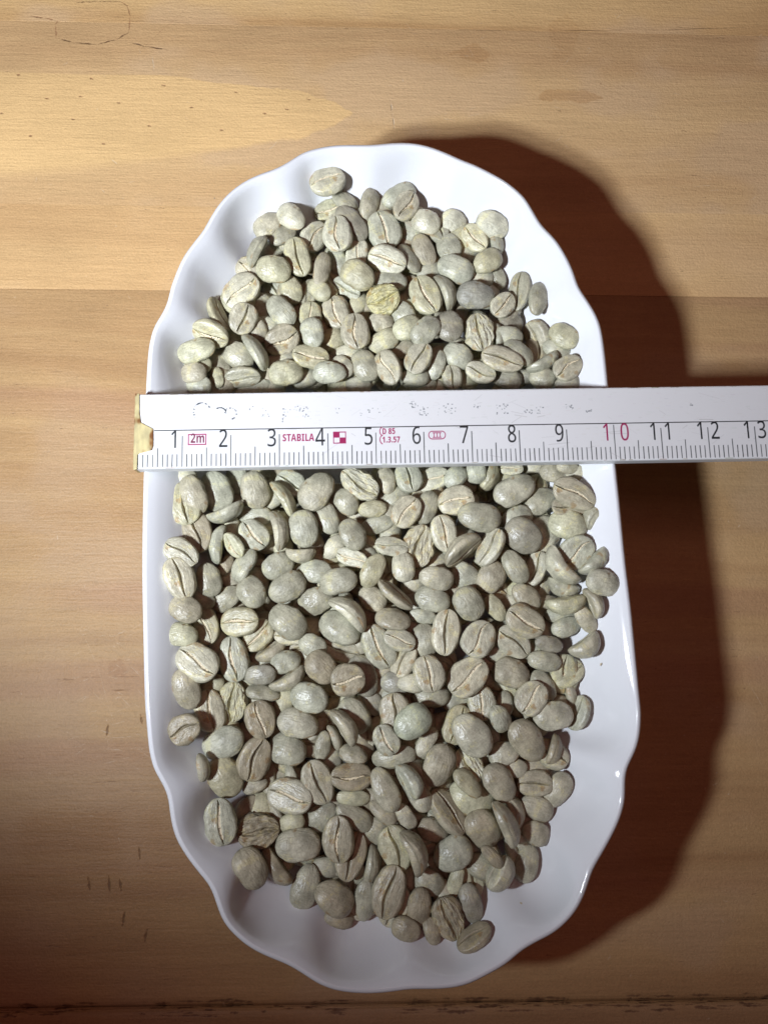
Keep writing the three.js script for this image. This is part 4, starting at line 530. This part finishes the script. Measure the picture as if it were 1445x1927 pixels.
  for (const b of rest) mats.push([b.at, frame(b), [b.a, b.t, b.b], b.row.tone]);
  for (const [drop, step] of [[0.66, 0.56], [1.02, 0.62]]) for (let x = cx - 5; x < cx + 5; x += step) for (let z = cz - 9; z < cz + 9; z += step * 0.9) {
    const X = x + (rr() - 0.5) * 0.3, Z = z + (rr() - 0.5) * 0.3; let y = surf(X, Z) - drop + (rr() - 0.5) * 0.1;
    let floor = dishY(X, Z); for (let a = 0; a < 8; a++) floor = Math.max(floor, dishY(X + 0.2 * Math.cos(a * 0.785), Z + 0.2 * Math.sin(a * 0.785)));
    if (floor + 0.2 > y) y = floor + 0.2;
    const near = beans.filter((b) => Math.hypot(b.at.x - X, b.at.z - Z) < 0.62).length, ok = near >= 3 && y < surf(X, Z) - 0.32 && drop < 1 || near >= 4 && floor + 0.2 < y;
    const e = new THREE.Euler((rr() < 0.5 ? 0 : Math.PI) + (rr() - 0.5) * 0.8, rr() * 6.28, (rr() - 0.5) * 0.5), s = 0.9 + rr() * 0.25;
    if (ok) mats.push([new THREE.Vector3(X, y, Z), new THREE.Quaternion().setFromEuler(e), [0.4 * s, 0.2 * s, 0.29 * s], 'gtyb'[Math.floor(rr() * 4)]]);
  }
  const im = new THREE.InstancedMesh(lowShape, new THREE.MeshPhysicalMaterial({ color: 0xffffff, map: maps.p[0], bumpMap: maps.p[1], bumpScale: 0.00012, roughness: 0.5 }), mats.length), m4 = new THREE.Matrix4(), col = new THREE.Color();
  mats.forEach(([p, q, s, tone], i) => { im.setMatrixAt(i, m4.compose(p.clone().multiplyScalar(CM), q, new THREE.Vector3(s[0] * CM, s[1] * CM, s[2] * CM))); im.setColorAt(i, col.setRGB(...TONES[tone])); });
  im.name = 'buried_coffee_beans'; im.castShadow = im.receiveShadow = true;
  put(im, 'grey-green coffee beans glimpsed deep in the gaps of the heap', 'coffee beans', null, 'stuff');
  console.log('beans', beans.length, 'single', single.size, 'instanced', mats.length);
}
// flakes of husk on the glaze
for (const [x, y, l, w, a, label] of [[738, 327, 12, 4, -25, 'thin tan husk flake on bare glaze past the heap end'], [806, 314, 5, 3, 40, 'tiny dark husk crumb on bare white glaze'], [404, 373, 3, 2, 80, 'dark grain of dust on glaze where two flutes meet'], [829, 352, 3, 3, 0, 'dark speck of dust on glaze near the rim\'s end lobe'], [1003, 480, 5, 4, 20, 'grey speck of dust on glaze beside the heap'], [690, 300, 4, 3, 50, 'pale crumb of husk on the glaze at the dish end'], [1095, 1650, 6, 3, 30, 'thin pale crumb of husk on the sloping glaze'], [470, 1725, 5, 3, -40, 'tan crumb of husk in the flute past the heap'], [980, 1700, 5, 4, 60, 'brown crumb of husk on glaze near the heap end'], [1130, 1250, 6, 3, -70, 'sliver of husk on glaze between heap and rim']]) {
  const s = new THREE.Shape(); const rr = rng(x); for (let i = 0; i < 9; i++) { const t = i / 9 * 6.283, q = 0.8 + 0.4 * rr(); s[i ? 'lineTo' : 'moveTo'](Math.cos(t) * q, Math.sin(t) * q); } s.closePath();
  const g = new THREE.ExtrudeGeometry(s, { depth: 0.12, bevelEnabled: true, bevelSize: 0.05, bevelThickness: 0.04, bevelSegments: 1 }); g.rotateX(-Math.PI / 2);
  let p = P(x, y, 0.025); for (let k = 0; k < 4; k++) p = P(x, y, (dishY(p.x / CM, p.z / CM) + 0.02) * CM);
  const u = 0.0001 / 0.9, o = mesh('husk_flake', g, new THREE.MeshStandardMaterial({ color: [806, 404, 829, 1003].includes(x) ? new THREE.Color(0.2, 0.18, 0.15) : x !== 1058 ? new THREE.Color(0.55, 0.47, 0.33) : new THREE.Color(0.75, 0.74, 0.7), roughness: 0.8 }));
  const e = 0.15, X = p.x / CM, Z = p.z / CM, n = new THREE.Vector3(dishY(X - e, Z) - dishY(X + e, Z), 2 * e, dishY(X, Z - e) - dishY(X, Z + e)).normalize();
  o.quaternion.setFromUnitVectors(new THREE.Vector3(0, 1, 0), n).multiply(new THREE.Quaternion().setFromAxisAngle(new THREE.Vector3(0, 1, 0), -a * R));
  o.position.copy(p); o.scale.set(l * u / 2, 0.0006, w * u / 2);
  put(o, label, 'husk flake');
}

// ---------------------------------------------------------------- reading lamp and added fill panel (both outside the picture)
{
  const lamp = put(Object.assign(new THREE.Group(), { name: 'reading_lamp' }), 'small twin reading lamp beside the table, aimed at the dish', 'lamp');
  const dir = LAMP_AIM.clone().sub(LAMP).normalize(), q = new THREE.Quaternion().setFromUnitVectors(new THREE.Vector3(0, -1, 0), dir);
  lamp.position.copy(LAMP); lamp.quaternion.copy(q);
  const shell = new THREE.MeshStandardMaterial({ color: new THREE.Color(0.05, 0.05, 0.055), roughness: 0.5 });
  const glow = new THREE.MeshStandardMaterial({ color: 0xffffff, emissive: LED_COLOR, emissiveIntensity: 6 });
  for (const sx of [-1, 1]) {
    const head = mesh('lamp_head', new THREE.LatheGeometry([[0.001, 0.03], [0.005, 0.03], [0.0072, 0.02], [0.0082, 0.002], [0.0076, 0.002], [0.0068, 0.008]].map(([a, b]) => new THREE.Vector2(a, b)), 28), shell, lamp); head.position.set(0, 0, sx * 0.0085);
    const lens = mesh('lens', new THREE.CylinderGeometry(0.0064, 0.0064, 0.002, 24), glow, head); lens.position.y = 0.007;
    const s = new THREE.SpotLight(LED_COLOR, LED_CD, 0, 87 * R, 1, 2); s.castShadow = true; s.shadow.radius = 0.32; s.shadow.mapSize.set(2048, 2048); s.shadow.camera.near = 0.02; s.shadow.camera.far = 1.5; s.shadow.bias = -0.0002;
    s.name = 'led_light'; s.position.set(0, -0.001, 0); s.target.position.set(0, -1, 0); head.add(s, s.target);
  }
  mesh('bar', new THREE.CylinderGeometry(0.003, 0.003, 0.03, 12).rotateX(Math.PI / 2).translate(0, 0.034, 0), shell, lamp);
  RectAreaLightUniformsLib.init();
  const fillPanel = put(Object.assign(new THREE.Group(), { name: 'fill_panel' }), 'added warm fill panel standing in for dim ambient light, high above the table', 'lamp');  // made-up panel, sized and tinted to lift the shadows
  fillPanel.position.set(0.2, 2.1, -0.4);
  mesh('frame', new THREE.BoxGeometry(1.46, 0.05, 1.46).translate(0, 0.03, 0), new THREE.MeshStandardMaterial({ color: 0xdddddd, roughness: 0.6 }), fillPanel);
  mesh('diffuser', new THREE.BoxGeometry(1.4, 0.008, 1.4), new THREE.MeshStandardMaterial({ color: 0xffffff, emissive: FILL_COLOR, emissiveIntensity: 0.2 }), fillPanel);
  const r = new THREE.RectAreaLight(FILL_COLOR, FILL_POWER, 1.4, 1.4); r.position.set(0, -0.006, 0); r.rotation.x = -Math.PI / 2; r.name = 'fill_light'; fillPanel.add(r);
}
renderer.render(scene, camera);
